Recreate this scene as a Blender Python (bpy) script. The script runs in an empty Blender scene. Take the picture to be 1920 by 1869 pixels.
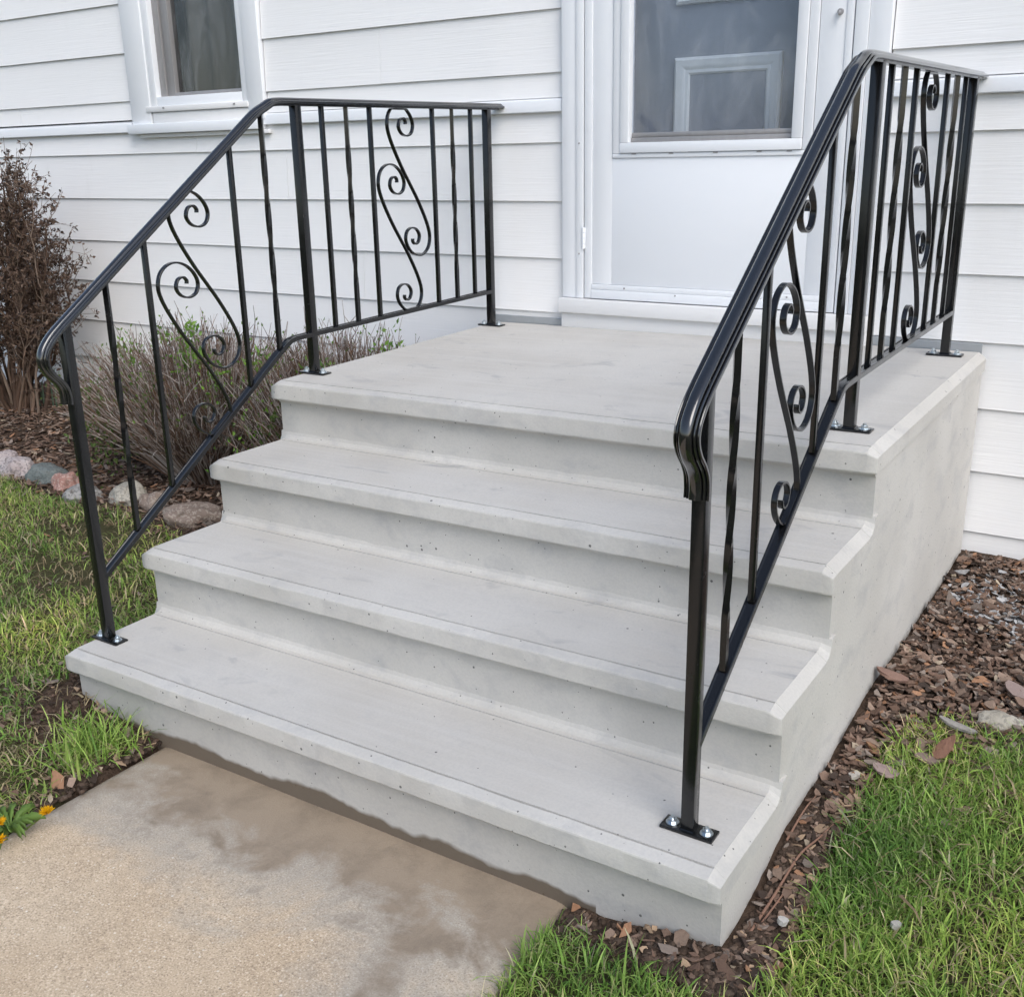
import bpy, bmesh, math, random
import numpy as np
from mathutils import Vector, Matrix, noise

random.seed(7); rng = np.random.default_rng(7)
R = math.radians
scene = bpy.context.scene
col = scene.collection

# ------------------------------------------------------------------ camera, sky, sun, exposure
def rot_axis(a, ax): return Matrix.Rotation(a, 3, ax)
cam_d = bpy.data.cameras.new('camera'); cam = bpy.data.objects.new('camera', cam_d); col.objects.link(cam)
cam_d.sensor_fit = 'HORIZONTAL'; cam_d.sensor_width = 36.0
cam_d.lens = 1994.27 / 1920 * 36.0
cam_d.clip_start = 0.05; cam_d.clip_end = 2000
M3 = rot_axis(0.58255, 'Z') @ rot_axis(1.26015, 'X') @ rot_axis(-0.019886, 'Z')
cam.matrix_world = Matrix.Translation((1.47884, -1.47366, 1.20224)) @ M3.to_4x4()
scene.camera = cam

sun_vec = Vector((0.85, -0.62, 1.0)).normalized()
sun_el = math.asin(sun_vec.z); sun_az = math.atan2(sun_vec.x, sun_vec.y)
world = bpy.data.worlds.new('World'); scene.world = world; world.use_nodes = True
wn = world.node_tree.nodes; wl = world.node_tree.links
bg = wn['Background']
sky = wn.new('ShaderNodeTexSky'); sky.sky_type = 'NISHITA'; sky.sun_disc = False
sky.sun_elevation = sun_el; sky.sun_rotation = sun_az
sky.air_density = 1.0; sky.dust_density = 1.6; sky.ozone_density = 1.0; sky.altitude = 200
hs = wn.new('ShaderNodeHueSaturation'); hs.inputs['Saturation'].default_value = 0.85   # thin even cloud
wl.new(sky.outputs[0], hs.inputs['Color']); wl.new(hs.outputs[0], bg.inputs['Color']); bg.inputs['Strength'].default_value = 0.11
sd = bpy.data.lights.new('sun', 'SUN'); so = bpy.data.objects.new('sun', sd); col.objects.link(so)
sd.energy = 1.3; sd.angle = R(42); sd.color = (1.0, 0.97, 0.93)
so.rotation_euler = (-sun_vec).to_track_quat('-Z', 'Y').to_euler(); so.location = (3, -6, 9)
vs = scene.view_settings
vs.view_transform = 'Standard'; vs.look = 'None'; vs.gamma = 1.0; vs.use_curve_mapping = False
vs.exposure = 0.80
scene.cycles.max_bounces = 6; scene.cycles.diffuse_bounces = 2; scene.cycles.glossy_bounces = 3; scene.cycles.transmission_bounces = 3
scene.cycles.use_adaptive_sampling = True; scene.cycles.adaptive_threshold = 0.04
scene.cycles.use_denoising = True

# ------------------------------------------------------------------ node material helper
class Mat:
    def __init__(s, name, rough=0.6, spec=0.5):
        s.m = bpy.data.materials.new(name); s.m.use_nodes = True
        s.nt = s.m.node_tree; s.n = s.nt.nodes; s.l = s.nt.links
        s.b = s.n['Principled BSDF']; s.b.inputs['Roughness'].default_value = rough
        s.b.inputs['Specular IOR Level'].default_value = spec
        s._tc = None
    def tc(s, out='Object'):
        if s._tc is None: s._tc = s.n.new('ShaderNodeTexCoord')
        return s._tc.outputs[out]
    def pos(s):
        if not hasattr(s, '_geo'): s._geo = s.n.new('ShaderNodeNewGeometry')
        return s._geo.outputs['Position']
    def mapping(s, src, scale=(1, 1, 1), rot=(0, 0, 0)):
        m = s.n.new('ShaderNodeMapping'); s.l.new(src, m.inputs[0])
        m.inputs['Scale'].default_value = scale; m.inputs['Rotation'].default_value = rot
        return m.outputs[0]
    def noise(s, vec, scale, detail=4, rough=0.55, dist=0.0):
        t = s.n.new('ShaderNodeTexNoise'); s.l.new(vec, t.inputs['Vector'])
        t.inputs['Scale'].default_value = scale; t.inputs['Detail'].default_value = detail
        t.inputs['Roughness'].default_value = rough; t.inputs['Distortion'].default_value = dist
        return t.outputs['Fac']
    def voro(s, vec, scale, feature='F1'):
        t = s.n.new('ShaderNodeTexVoronoi'); s.l.new(vec, t.inputs['Vector']); t.inputs['Scale'].default_value = scale
        t.feature = feature
        return t.outputs['Distance'], t.outputs['Color']
    def ramp(s, src, stops):
        r = s.n.new('ShaderNodeValToRGB'); s.l.new(src, r.inputs[0]); e = r.color_ramp.elements
        while len(e) < len(stops): e.new(0.5)
        for el, (p, c) in zip(e, stops):
            el.position = p
            el.color = (c, c, c, 1) if isinstance(c, (int, float)) else (*c, 1)
        return r.outputs[0]
    def mix(s, fac, a, b, mode='MIX'):
        m = s.n.new('ShaderNodeMix'); m.data_type = 'RGBA'; m.blend_type = mode
        for sock, v in ((m.inputs[0], fac), (m.inputs[6], a), (m.inputs[7], b)):
            if hasattr(v, 'is_output'): s.l.new(v, sock)
            elif isinstance(v, (int, float)): sock.default_value = v if sock == m.inputs[0] else (v, v, v, 1)
            else: sock.default_value = (*v, 1)
        return m.outputs[2]
    def math(s, op, a, b=0.0, c=None):
        m = s.n.new('ShaderNodeMath'); m.operation = op
        for sock, v in zip(m.inputs, (a, b, c)):
            if v is None: continue
            if hasattr(v, 'is_output'): s.l.new(v, sock)
            else: sock.default_value = v
        return m.outputs[0]
    def sep(s, src):
        x = s.n.new('ShaderNodeSeparateXYZ'); s.l.new(src, x.inputs[0]); return x.outputs
    def sepc(s, src):
        x = s.n.new('ShaderNodeSeparateColor'); s.l.new(src, x.inputs[0]); return x.outputs
    def attr(s, name):
        a = s.n.new('ShaderNodeAttribute'); a.attribute_name = name; return a.outputs['Color']
    def color(s, v):
        if hasattr(v, 'is_output'): s.l.new(v, s.b.inputs['Base Color'])
        else: s.b.inputs['Base Color'].default_value = (*v, 1)
        return s
    def rough(s, v):
        if hasattr(v, 'is_output'): s.l.new(v, s.b.inputs['Roughness'])
        else: s.b.inputs['Roughness'].default_value = v
        return s
    def bump(s, h, strength=0.3, dist=0.01, prev=None):
        b = s.n.new('ShaderNodeBump'); s.l.new(h, b.inputs['Height'])
        b.inputs['Strength'].default_value = strength; b.inputs['Distance'].default_value = dist
        if prev is not None: s.l.new(prev, b.inputs['Normal'])
        s.l.new(b.outputs[0], s.b.inputs['Normal']); return b.outputs[0]

MT = {}
# siding: embossed vinyl
m = Mat('siding_vinyl', 0.5, 0.35); p = m.pos()
grain = m.noise(m.mapping(p, (5, 5, 170)), 1.0, 2, 0.6)
blot = m.noise(m.mapping(p, (1.3, 1, 3.0)), 1.0, 1)
drt = m.noise(m.mapping(p, (9, 1, 2.0)), 1.0, 3, 0.7)
c1 = m.mix(blot, (0.83, 0.825, 0.82), (0.87, 0.865, 0.86))
m.color(m.mix(m.ramp(drt, [(0.62, 0.0), (0.8, 0.14)]), c1, (0.60, 0.585, 0.56)))
m.bump(grain, 0.22, 0.004); MT['siding'] = m.m
m = Mat('trim_paint', 0.42, 0.4); p = m.pos()
n = m.noise(m.mapping(p, (2, 2, 6)), 1.0, 4)
m.color(m.mix(n, (0.80, 0.82, 0.85), (0.85, 0.865, 0.885))); m.bump(m.noise(p, 60, 3), 0.08, 0.003); MT['trim'] = m.m
m = Mat('wood_trim_worn', 0.6, 0.3); p = m.pos()
n = m.noise(m.mapping(p, (14, 14, 40)), 1.0, 5, 0.7)
m.color(m.mix(m.ramp(n, [(0.66, 0), (0.74, 0.5)]), (0.79, 0.785, 0.78), (0.52, 0.49, 0.46))); m.bump(n, 0.15, 0.003); MT['worn'] = m.m
m = Mat('wall_sheathing', 0.9); m.color((0.05, 0.045, 0.04)); MT['sheath'] = m.m
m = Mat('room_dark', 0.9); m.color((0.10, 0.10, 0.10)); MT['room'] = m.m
m = Mat('aluminium_track', 0.45); m.b.inputs['Metallic'].default_value = 0.35
m.color(m.mix(m.noise(m.mapping(m.pos(), (60, 60, 3)), 1, 3), (0.30, 0.29, 0.29), (0.38, 0.37, 0.37))); MT['alu'] = m.m
m = Mat('zinc', 0.32); m.b.inputs['Metallic'].default_value = 1.0
m.color(m.mix(m.noise(m.pos(), 300, 2), (0.55, 0.62, 0.68), (0.75, 0.80, 0.84))); MT['zinc'] = m.m
m = Mat('flashing_metal', 0.45); m.b.inputs['Metallic'].default_value = 0.5
m.color(m.mix(m.noise(m.pos(), 18, 4), (0.36, 0.38, 0.40), (0.50, 0.52, 0.54))); MT['flash'] = m.m
def glass(name, tint):
    m = Mat(name, 0.02); n = m.n; l = m.l
    tr = n.new('ShaderNodeBsdfTransparent'); tr.inputs[0].default_value = (*tint, 1)
    gl = n.new('ShaderNodeBsdfGlossy'); gl.inputs['Roughness'].default_value = 0.03
    gl.inputs[0].default_value = (1, 1, 1, 1)
    fr = n.new('ShaderNodeFresnel'); fr.inputs[0].default_value = 1.62
    ge = n.new('ShaderNodeNewGeometry'); inv = m.math('SUBTRACT', 1.0, ge.outputs['Backfacing']); fac = m.math('MULTIPLY', fr.outputs[0], inv)
    mx = n.new('ShaderNodeMixShader'); l.new(fac, mx.inputs[0]); l.new(tr.outputs[0], mx.inputs[1]); l.new(gl.outputs[0], mx.inputs[2])
    p = m.pos(); sm = m.ramp(m.noise(m.mapping(p, (7, 7, 2.2), (0, 0.5, 0)), 1.0, 5, 0.7, 1.2), [(0.45, 0.015), (0.72, 0.16)])   # wiped-on dust and smears
    df = n.new('ShaderNodeBsdfDiffuse'); df.inputs[0].default_value = (0.75, 0.77, 0.80, 1)
    m2 = n.new('ShaderNodeMixShader'); l.new(m.math('MULTIPLY', sm, inv), m2.inputs[0]); l.new(mx.outputs[0], m2.inputs[1]); l.new(df.outputs[0], m2.inputs[2])
    l.new(m2.outputs[0], n['Material Output'].inputs[0]); n.remove(m.b); return m.m
MT['glass'] = glass('pane_glass', (0.88, 0.91, 0.95)); MT['glass_dark'] = glass('pane_glass_screened', (0.68, 0.69, 0.69))
m = Mat('inner_door_paint', 0.5); m.color(m.mix(m.noise(m.pos(), 9, 3), (0.225, 0.24, 0.27), (0.26, 0.275, 0.305))); MT['indoor'] = m.m
m = Mat('moulding_paint', 0.5); m.color(m.mix(m.noise(m.pos(), 9, 3), (0.60, 0.60, 0.58), (0.66, 0.66, 0.64))); MT['mould'] = m.m
m = Mat('curtain_cloth', 0.9, 0.1); p = m.pos()
m.color(m.mix(m.noise(m.mapping(p, (9, 9, 2.0)), 1, 4), (0.26, 0.225, 0.19), (0.40, 0.395, 0.375))); MT['curtain'] = m.m
# black gloss enamel
m = Mat('black_enamel', 0.2, 0.45); m.b.inputs['Coat Weight'].default_value = 0.2; m.b.inputs['Coat Roughness'].default_value = 0.12; p = m.pos()
m.color((0.006, 0.0062, 0.007)); m.rough(m.ramp(m.noise(p, 35, 4), [(0.3, 0.15), (0.75, 0.30)]))
m.bump(m.noise(p, 90, 4, 0.6), 0.10, 0.002); MT['black'] = m.m
m = Mat('black_rail_enamel', 0.16, 0.6); m.b.inputs['Coat Weight'].default_value = 1.0; m.b.inputs['Coat Roughness'].default_value = 0.14; m.b.inputs['Coat IOR'].default_value = 1.55
p = m.pos(); m.color((0.008, 0.0082, 0.0092)); m.bump(m.noise(p, 70, 3, 0.6), 0.06, 0.002); MT['black_rail'] = m.m
# cast concrete
def concrete(name, top):
    m = Mat(name, 0.75, 0.3); p = m.pos(); x, y, z = m.sep(p)
    big = m.noise(p, 2.3, 2, 0.6); mid = m.noise(m.mapping(p, (1, 1, 1.6)), 9, 4, 0.66, 0.3); fine = m.noise(p, 160, 1, 0.6)
    streak = m.noise(m.mapping(p, (1.2, 46, 46)), 1.0, 3, 0.6, 0.4)
    a, b = ((0.515, 0.490, 0.450), (0.58, 0.56, 0.524)) if top else ((0.485, 0.468, 0.436), (0.575, 0.558, 0.525))
    c = m.mix(m.ramp(big, [(0.33, 0), (0.66, 1)]), a, b)
    c = m.mix(m.ramp(mid, [(0.50, 0), (0.76, 0.22 if top else 0.5)]), c, (0.345, 0.345, 0.355))
    if top: c = m.mix(m.ramp(streak, [(0.46, 0), (0.70, 0.5)]), c, (0.60, 0.582, 0.55)); 
    if top:
        st = m.noise(m.mapping(p, (5, 9, 9)), 1.0, 3, 0.6, 0.8)
        c = m.mix(m.ramp(st, [(0.61, 0), (0.78, 0.6)]), c, (0.27, 0.275, 0.29))
    c = m.mix(m.ramp(fine, [(0.35, 0.14), (0.6, 0)]), c, (0.35, 0.35, 0.35))
    h = fine
    # small air holes left by casting: a few cells keep a hole, of varying size
    for sc, thr, keep in ((46, 0.17, 0.86 if not top else 0.96), (95, 0.22, 0.87 if not top else 0.965)):
        d, cc = m.voro(m.mapping(p, (1, 1, 1), (0.3, 0.2, 0.5)), sc); r_, g_, b_ = m.sepc(cc)[:3]
        size = m.math('MULTIPLY', g_, thr)
        hole = m.math('MULTIPLY', m.math('LESS_THAN', d, size), m.math('GREATER_THAN', r_, keep))
        c = m.mix(m.math('MULTIPLY', hole, 0.85), c, (0.08, 0.08, 0.08))
    # damp foot of the lowest riser
    wob = m.math('MULTIPLY', m.noise(p, 6.0, 3, 0.6), 0.07)
    damp = m.math('MULTIPLY', m.ramp(m.math('MULTIPLY_ADD', m.math('SUBTRACT', m.math('SUBTRACT', wob, 0.209), m.math('SUBTRACT', z, m.math('MULTIPLY', x, 0.004))), 60.0, 0.5), [(0.2, 0), (0.8, 1)]), m.math('LESS_THAN', y, 0.06))
    damp = m.math('MULTIPLY', damp, m.math('LESS_THAN', x, 0.66))
    c = m.mix(m.math('MULTIPLY', damp, 0.9), c, (0.125, 0.092, 0.060))
    m.color(c); m.rough(m.math('SUBTRACT', 0.78, m.math('MULTIPLY', damp, 0.12))); m.bump(h, 0.2, 0.003)
    return m.m
MT['conc'] = concrete('cast_concrete', False); MT['conc_top'] = concrete('cast_concrete_brushed', True)
# walkway: worn aggregate concrete with damp patches
m = Mat('old_walk_concrete', 0.85, 0.3); p = m.pos(); x, y, z = m.sep(p)
big = m.noise(p, 2.2, 3, 0.6); fine = m.noise(p, 260, 1, 0.7); med = m.noise(p, 42, 3, 0.7)
c = m.mix(m.ramp(big, [(0.35, 0), (0.68, 1)]), (0.54, 0.415, 0.285), (0.64, 0.52, 0.38))
c = m.mix(m.ramp(med, [(0.36, 0.45), (0.56, 0)]), c, (0.40, 0.305, 0.21))
c = m.mix(m.ramp(fine, [(0.55, 0), (0.72, 0.7)]), c, (0.82, 0.70, 0.54))
c = m.mix(m.ramp(fine, [(0.30, 0.6), (0.43, 0)]), c, (0.17, 0.13, 0.095))
for sc, thr, keep, colr in ((120, 0.32, 0.72, (0.78, 0.71, 0.60)), (60, 0.17, 0.90, (0.86, 0.82, 0.74)), (90, 0.2, 0.9, (0.14, 0.11, 0.085))):
    d, cc = m.voro(p, sc); r_, g_, b_ = m.sepc(cc)[:3]
    dot = m.math('MULTIPLY', m.math('LESS_THAN', d, m.math('MULTIPLY', g_, thr)), m.math('GREATER_THAN', r_, keep))
    c = m.mix(m.math('MULTIPLY', dot, 0.7), c, colr)
wetn = m.noise(p, 3.3, 5, 0.66, 0.5); wet2 = m.noise(p, 8.5, 4, 0.65, 0.3)
reach = m.math('MAXIMUM', m.math('ADD', m.math('MULTIPLY', y, 0.9), 0.31), m.math('MULTIPLY', m.math('SUBTRACT', 0.19, m.math('ABSOLUTE', m.math('SUBTRACT', x, 0.40))), 1.1))
reach = m.math('ADD', reach, m.math('MULTIPLY', m.math('MINIMUM', m.math('ADD', y, 0.38), 0.0), 1.0))
w0 = m.math('ADD', m.math('MULTIPLY', reach, 1.35), wetn)
greyz = m.ramp(m.math('ADD', w0, m.math('MULTIPLY', wet2, 0.2)), [(0.52, 0), (0.78, 0.75)])
c = m.mix(greyz, c, m.mix(fine, (0.27, 0.245, 0.21), (0.47, 0.445, 0.40)))
wet = m.ramp(m.math('ADD', w0, m.math('MULTIPLY', m.math('SUBTRACT', wet2, 0.5), 0.5)), [(0.645, 0), (0.79, 1)])
c = m.mix(m.math('MULTIPLY', wet, 0.8), c, m.mix(m.ramp(wet2, [(0.45, 0), (0.68, 1)]), (0.315, 0.243, 0.172), (0.215, 0.163, 0.113)))
m.color(c); m.rough(m.math('SUBTRACT', 0.85, m.math('MULTIPLY', wet, 0.30))); m.bump(fine, 0.5, 0.002); MT['walk'] = m.m
# bare soil / ground
m = Mat('soil_ground', 0.95, 0.15); p = m.pos(); x, y, z = m.sep(p)
n1 = m.noise(p, 30, 4, 0.7); n2 = m.noise(p, 4, 4)
c = m.mix(n1, (0.030, 0.019, 0.013), (0.105, 0.072, 0.052))
lawn = m.attr('lawn')
g = m.mix(n2, (0.045, 0.062, 0.018), (0.075, 0.065, 0.033))
c = m.mix(m.sepc(lawn)[0], c, g)
m.color(c); m.bump(n1, 0.9, 0.02); MT['soil'] = m.m
# per-vertex coloured organic stuff
def vcol(name, rough, trans=0.0, spec=0.25, bump=0.0):
    m = Mat(name, rough, spec); a = m.attr('tone'); p = m.pos()
    n = m.noise(p, 120, 3, 0.6)
    m.color(m.mix(0.35, a, m.mix(n, (0.55, 0.55, 0.55), (1.25, 1.25, 1.25)), 'MULTIPLY'))
    if bump: m.bump(n, bump, 0.004)
    if trans:
        tb = m.n.new('ShaderNodeBsdfTranslucent'); m.l.new(a, tb.inputs[0])
        mx = m.n.new('ShaderNodeMixShader'); mx.inputs[0].default_value = trans
        m.l.new(m.b.outputs[0], mx.inputs[1]); m.l.new(tb.outputs[0], mx.inputs[2]); m.l.new(mx.outputs[0], m.n['Material Output'].inputs[0])
    return m.m
MT['blade'] = vcol('grass_blade', 0.5, 0.3); MT['leaf'] = vcol('leaf_tissue', 0.5, 0.3)
MT['bark'] = vcol('twig_bark', 0.85, 0, 0.15, 0.4); MT['chip'] = vcol('bark_mulch', 0.8, 0, 0.25, 0.6)
MT['petal'] = vcol('yellow_petal', 0.6, 0.2)
def stone(name, a, b, speck):
    m = Mat(name, 0.85, 0.25); p = m.pos()
    c = m.mix(m.ramp(m.noise(p, 13, 5, 0.65), [(0.3, 0), (0.7, 1)]), a, b)
    d, cc = m.voro(p, 160); r_ = m.sepc(cc)[0]
    c = m.mix(m.math('MULTIPLY', m.math('GREATER_THAN', r_, 0.74), 0.6), c, speck)
    dirt = m.noise(p, 26, 5, 0.65); c = m.mix(m.ramp(dirt, [(0.54, 0), (0.7, 0.7)]), c, (0.07, 0.05, 0.035))
    m.color(c); m.bump(m.noise(p, 40, 6, 0.65), 0.7, 0.012); return m.m

# ------------------------------------------------------------------ mesh helpers
ORG = {}; HS = {'on': False}
def root(name, loc, label, cat, group=None):
    o = bpy.data.objects.new(name, None); col.objects.link(o); o.location = loc; o.empty_display_size = 0.1
    o['label'] = label; o['category'] = cat
    if group: o['group'] = group
    ORG[o.name] = Vector(loc); return o
def tag(o, label=None, cat=None, group=None, kind=None):
    if label: o['label'] = label
    if cat: o['category'] = cat
    if group: o['group'] = group
    if kind: o['kind'] = kind
    return o
def link(name, me, mat, parent=None):
    o = bpy.data.objects.new(name, me); col.objects.link(o)
    if mat is not None and not me.materials: me.materials.append(mat)
    if parent is not None: o.parent = parent
    return o
def part(name, V, F, mat, parent=None, smooth=None, origin=None):
    """verts in world coordinates; the object's origin sits on its root (or at origin)"""
    if origin is None:
        origin = Vector((0, 0, 0))
        if parent is not None: origin = ORG.get(parent.name, origin)
    ox, oy, oz = origin
    if HS['on']: V = [(v[0]*1.01428-.02112, v[1], v[2]*1.01428-.01717) for v in V]     # first wall measurements were 1.4 % short
    me = bpy.data.meshes.new(name); me.from_pydata([(v[0]-ox, v[1]-oy, v[2]-oz) for v in V], [], F); me.validate(); me.update()
    if smooth is not None:
        me.shade_smooth(); me.set_sharp_from_angle(angle=R(smooth))
    o = link(name, me, mat, parent)
    if parent is None: o.location = origin
    else: ORG[o.name] = Vector(origin)
    return o
class MB:
    def __init__(s): s.v = []; s.f = []
    def add(s, V, F):
        b = len(s.v); s.v += [tuple(q) for q in V]; s.f += [tuple(i + b for i in f) for f in F]; return s
    def box(s, x0, x1, y0, y1, z0, z1, bev=0.0):
        if bev <= 0:
            V = [(x, y, z) for z in (z0, z1) for y in (y0, y1) for x in (x0, x1)]
            return s.add(V, [(0, 2, 3, 1), (4, 5, 7, 6), (0, 1, 5, 4), (2, 6, 7, 3), (0, 4, 6, 2), (1, 3, 7, 5)])
        bm = bmesh.new(); bmesh.ops.create_cube(bm, size=1)
        bmesh.ops.scale(bm, vec=(x1-x0, y1-y0, z1-z0), verts=bm.verts)
        bmesh.ops.translate(bm, vec=((x0+x1)/2, (y0+y1)/2, (z0+z1)/2), verts=bm.verts)
        bmesh.ops.bevel(bm, geom=list(bm.edges), offset=bev, segments=2, affect='EDGES', profile=0.5)
        return s.bm(bm)
    def bm(s, bm):
        bm.verts.index_update(); s.add([v.co[:] for v in bm.verts], [tuple(v.index for v in f.verts) for f in bm.faces]); bm.free(); return s
    def extr_x(s, prof, x0, x1):
        """closed (y,z) polygon extruded along x"""
        n = len(prof); V = [(x0, y, z) for y, z in prof] + [(x1, y, z) for y, z in prof]
        F = [(i, (i+1) % n, n+(i+1) % n, n+i) for i in range(n)] + [tuple(range(n-1, -1, -1)), tuple(range(n, 2*n))]
        return s.add(V, F)
    def sweep(s, prof, path, side=None, cap=True, closed_prof=True):
        """prof: list of (u,w); path: list of (pos, U, Wdir)"""
        n = len(prof); V = []
        for P, U, Wd in path: V += [tuple(P + U*u + Wd*w) for u, w in prof]
        F = []
        for k in range(len(path)-1):
            for i in range(n if closed_prof else n-1):
                j = (i+1) % n; F.append((k*n+i, k*n+j, (k+1)*n+j, (k+1)*n+i))
        if cap: F += [tuple(range(n-1, -1, -1)), tuple(range((len(path)-1)*n, len(path)*n))]
        return s.add(V, F)
    def tube(s, pts, r0, r1=None, n=6, cap=True):
        r1 = r0 if r1 is None else r1; path = []; pts = [Vector(q) for q in pts]
        V = []; F = []
        for k, P in enumerate(pts):
            d = (pts[min(k+1, len(pts)-1)] - pts[max(k-1, 0)]).normalized()
            a = Vector((0.31, 0.17, 0.93)) if abs(d.z) < 0.9 else Vector((1, 0.2, 0))
            U = d.cross(a).normalized(); W_ = d.cross(U); r = r0 + (r1-r0)*k/max(1, len(pts)-1)
            V += [tuple(P + (U*math.cos(t) + W_*math.sin(t))*r) for t in [2*math.pi*i/n for i in range(n)]]
        for k in range(len(pts)-1):
            for i in range(n): F.append((k*n+i, k*n+(i+1) % n, (k+1)*n+(i+1) % n, (k+1)*n+i))
        if cap: F += [tuple(range(n-1, -1, -1)), tuple(range((len(pts)-1)*n, len(pts)*n))]
        return s.add(V, F)
    def part(s, name, mat, parent=None, smooth=None, origin=None): return part(name, s.v, s.f, mat, parent, smooth, origin)
def catmull(P, n=8):
    P = [Vector(q) for q in P]; out = []
    for i in range(len(P)-1):
        p0 = P[i-1] if i > 0 else P[0]*2-P[1]; p1, p2 = P[i], P[i+1]; p3 = P[i+2] if i+2 < len(P) else P[-1]*2-P[-2]
        for k in range(n):
            t = k/n
            out.append(0.5*((2*p1)+(p2-p0)*t+(2*p0-5*p1+4*p2-p3)*t*t+(-p0+3*p1-3*p2+p3)*t**3))
    out.append(P[-1]); return out
def tone(me, cols):
    a = me.color_attributes.new('tone', 'FLOAT_COLOR', 'POINT')
    c = np.ones((len(me.vertices), 4), np.float32); c[:, :3] = cols; a.data.foreach_set('color', c.ravel())
def np_mesh(name, V, F, cols, mat, parent=None, origin=(0, 0, 0)):
    me = bpy.data.meshes.new(name); V = np.asarray(V, np.float32) - np.asarray(origin, np.float32)
    me.from_pydata(V.tolist(), [], F if isinstance(F, list) else F.tolist()); me.update()
    if cols is not None: tone(me, cols)
    o = link(name, me, mat, parent)
    if parent is None: o.location = origin
    return o

# ------------------------------------------------------------------ ground
WY = 2.077                      # house wall plane
K = 0.0119                      # the steps lean very slightly with the site
W2 = 0.92                       # half width of the steps
WALK = (-0.60, 0.60)
CP = np.array([(-.94,.03,-.145),(-.78,.03,-.18),(-.65,.0,-.212),(-1.0,-.1,-.145),(-.66,-.4,-.211),(-.62,-.8,-.214),(-.62,-.2,-.212),(-.62,-1.2,-.214),(-1.5,.38,-.125),(-2.4,1.03,-.105),(-2.0,1.06,-.10),(-3.0,1.0,-.10),
 (-2.3,1.5,-.075),(-3.4,2.0,.02),(-3.7,2.02,.025),(-4.5,2.0,.01),(-1.2,1.5,-.07),(-1.0,.8,-.10),(-1.0,.3,-.125),(-2.5,2.0,.0),(-1.5,2.0,-.03),
 (.93,.0,-.16),(.93,.47,-.105),(.93,1.03,-.068),(.93,1.75,-.072),(.93,2.02,-.055),(1.12,2.02,-.058),(1.15,.9,-.10),(1.4,.1,-.125),(.9,-.2,-.165),(.63,0,-.197),(.63,-.3,-.2),(.63,-.7,-.2),
 (1.6,1.5,-.08),(1.8,0,-.13),(2,-1,-.16),(-1.5,-1,-.17),(-.65,-1.5,-.21),(.65,-1.2,-.21),(-3,-2,-.16),(3,-3,-.2),(-6,0,-.1),(5,2,-.1),(0,-6,-.25)])
def gz(x, y):
    x = np.asarray(x, float); y = np.asarray(y, float)
    d2 = (x[..., None]-CP[:, 0])**2 + (y[..., None]-CP[:, 1])**2
    w = 1.0/(d2+0.012)**1.7
    return (w*CP[:, 2]).sum(-1)/w.sum(-1)
def gzs(x, y): return float(gz(np.array([x]), np.array([y]))[0])
def bed_edge_left(x):           # the stone edging: bed lies beyond it
    return np.interp(x, [-8, -3.3, -2.9, -2.4, -1.9, -1.55, -1.2, -.92], [1.2, 1.15, 1.08, 1.0, 1.03, .96, .62, .42])
def bed_edge_right(x):
    return np.interp(x, [.92, .99, 1.03, 1.12, 1.3, 1.6, 3], [.5, .62, .86, .95, .96, 1.0, 1.05])
def is_lawn(x, y):
    x = np.asarray(x, float); y = np.asarray(y, float); L = np.zeros(np.broadcast(x, y).shape, bool)
    L |= (x < WALK[0]-.015) & (y < bed_edge_left(x)-.03) & ~((x > -1.02) & (y > -.06) & (y < .12)) & ~((x > -.97))
    L |= (x < WALK[0]-.01) & (x >= -.97) & (y < -.10-0.16*np.clip((x+.97)/.37, 0, 1))
    L |= (x > WALK[1]-.03) & (x < 1.02) & (y < -.075+.05*np.clip((.75-x)/.2, 0, 1)-.05*np.clip((x-.8)/.2, 0, 1))
    L |= (x >= 1.02) & (y < bed_edge_right(x))
    return L
def steps(a, b, s): return list(np.arange(a, b, s))
xs = [-400, -150, -60, -30, -16, -10, -7.5] + steps(-6, 2.4, .025) + [2.4, 3, 4, 6, 9, 16, 30, 60, 150, 400]
ys = [-400, -150, -60, -30, -16, -9, -6, -4, -3, -2.4] + steps(-2, 2.1, .025) + [2.1, 3, 5, 10, 40, 150, 400]
GX, GY = np.meshgrid(np.array(xs), np.array(ys))
GZ = gz(GX, GY)
inner = (GX > -6.01) & (GX < 2.41) & (GY > -2.01) & (GY < 2.11)
lawnmask = is_lawn(GX, GY)
nz = np.array([[noise.noise((x*9, y*9, 0)) * .5 + noise.noise((x*26, y*26, 4)) * .5 for x in xs] for y in ys])
GZ += np.where(inner, np.where(lawnmask, .006, .014)*nz, 0)
onwalk = (GX > WALK[0]-.012) & (GX < WALK[1]+.012) & (GY < .06)
GZ = np.where(onwalk, -.32, GZ)
nx, ny = len(xs), len(ys)
V = np.stack([GX.ravel(), GY.ravel(), GZ.ravel()], 1)
idx = np.arange(nx*ny).reshape(ny, nx)
F = np.stack([idx[:-1, :-1].ravel(), idx[:-1, 1:].ravel(), idx[1:, 1:].ravel(), idx[1:, :-1].ravel()], 1)
me = bpy.data.meshes.new('ground'); me.from_pydata(V.tolist(), [], F.tolist()); me.update(); me.shade_smooth()
a = me.color_attributes.new('lawn', 'FLOAT_COLOR', 'POINT')
c = np.zeros((nx*ny, 4), np.float32); c[:, 0] = np.where(lawnmask.ravel(), np.where(inner.ravel(), .75, 1.0), 0); c[:, 3] = 1
a.data.foreach_set('color', c.ravel())
tag(link('ground', me, MT['soil']), kind='structure')

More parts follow.
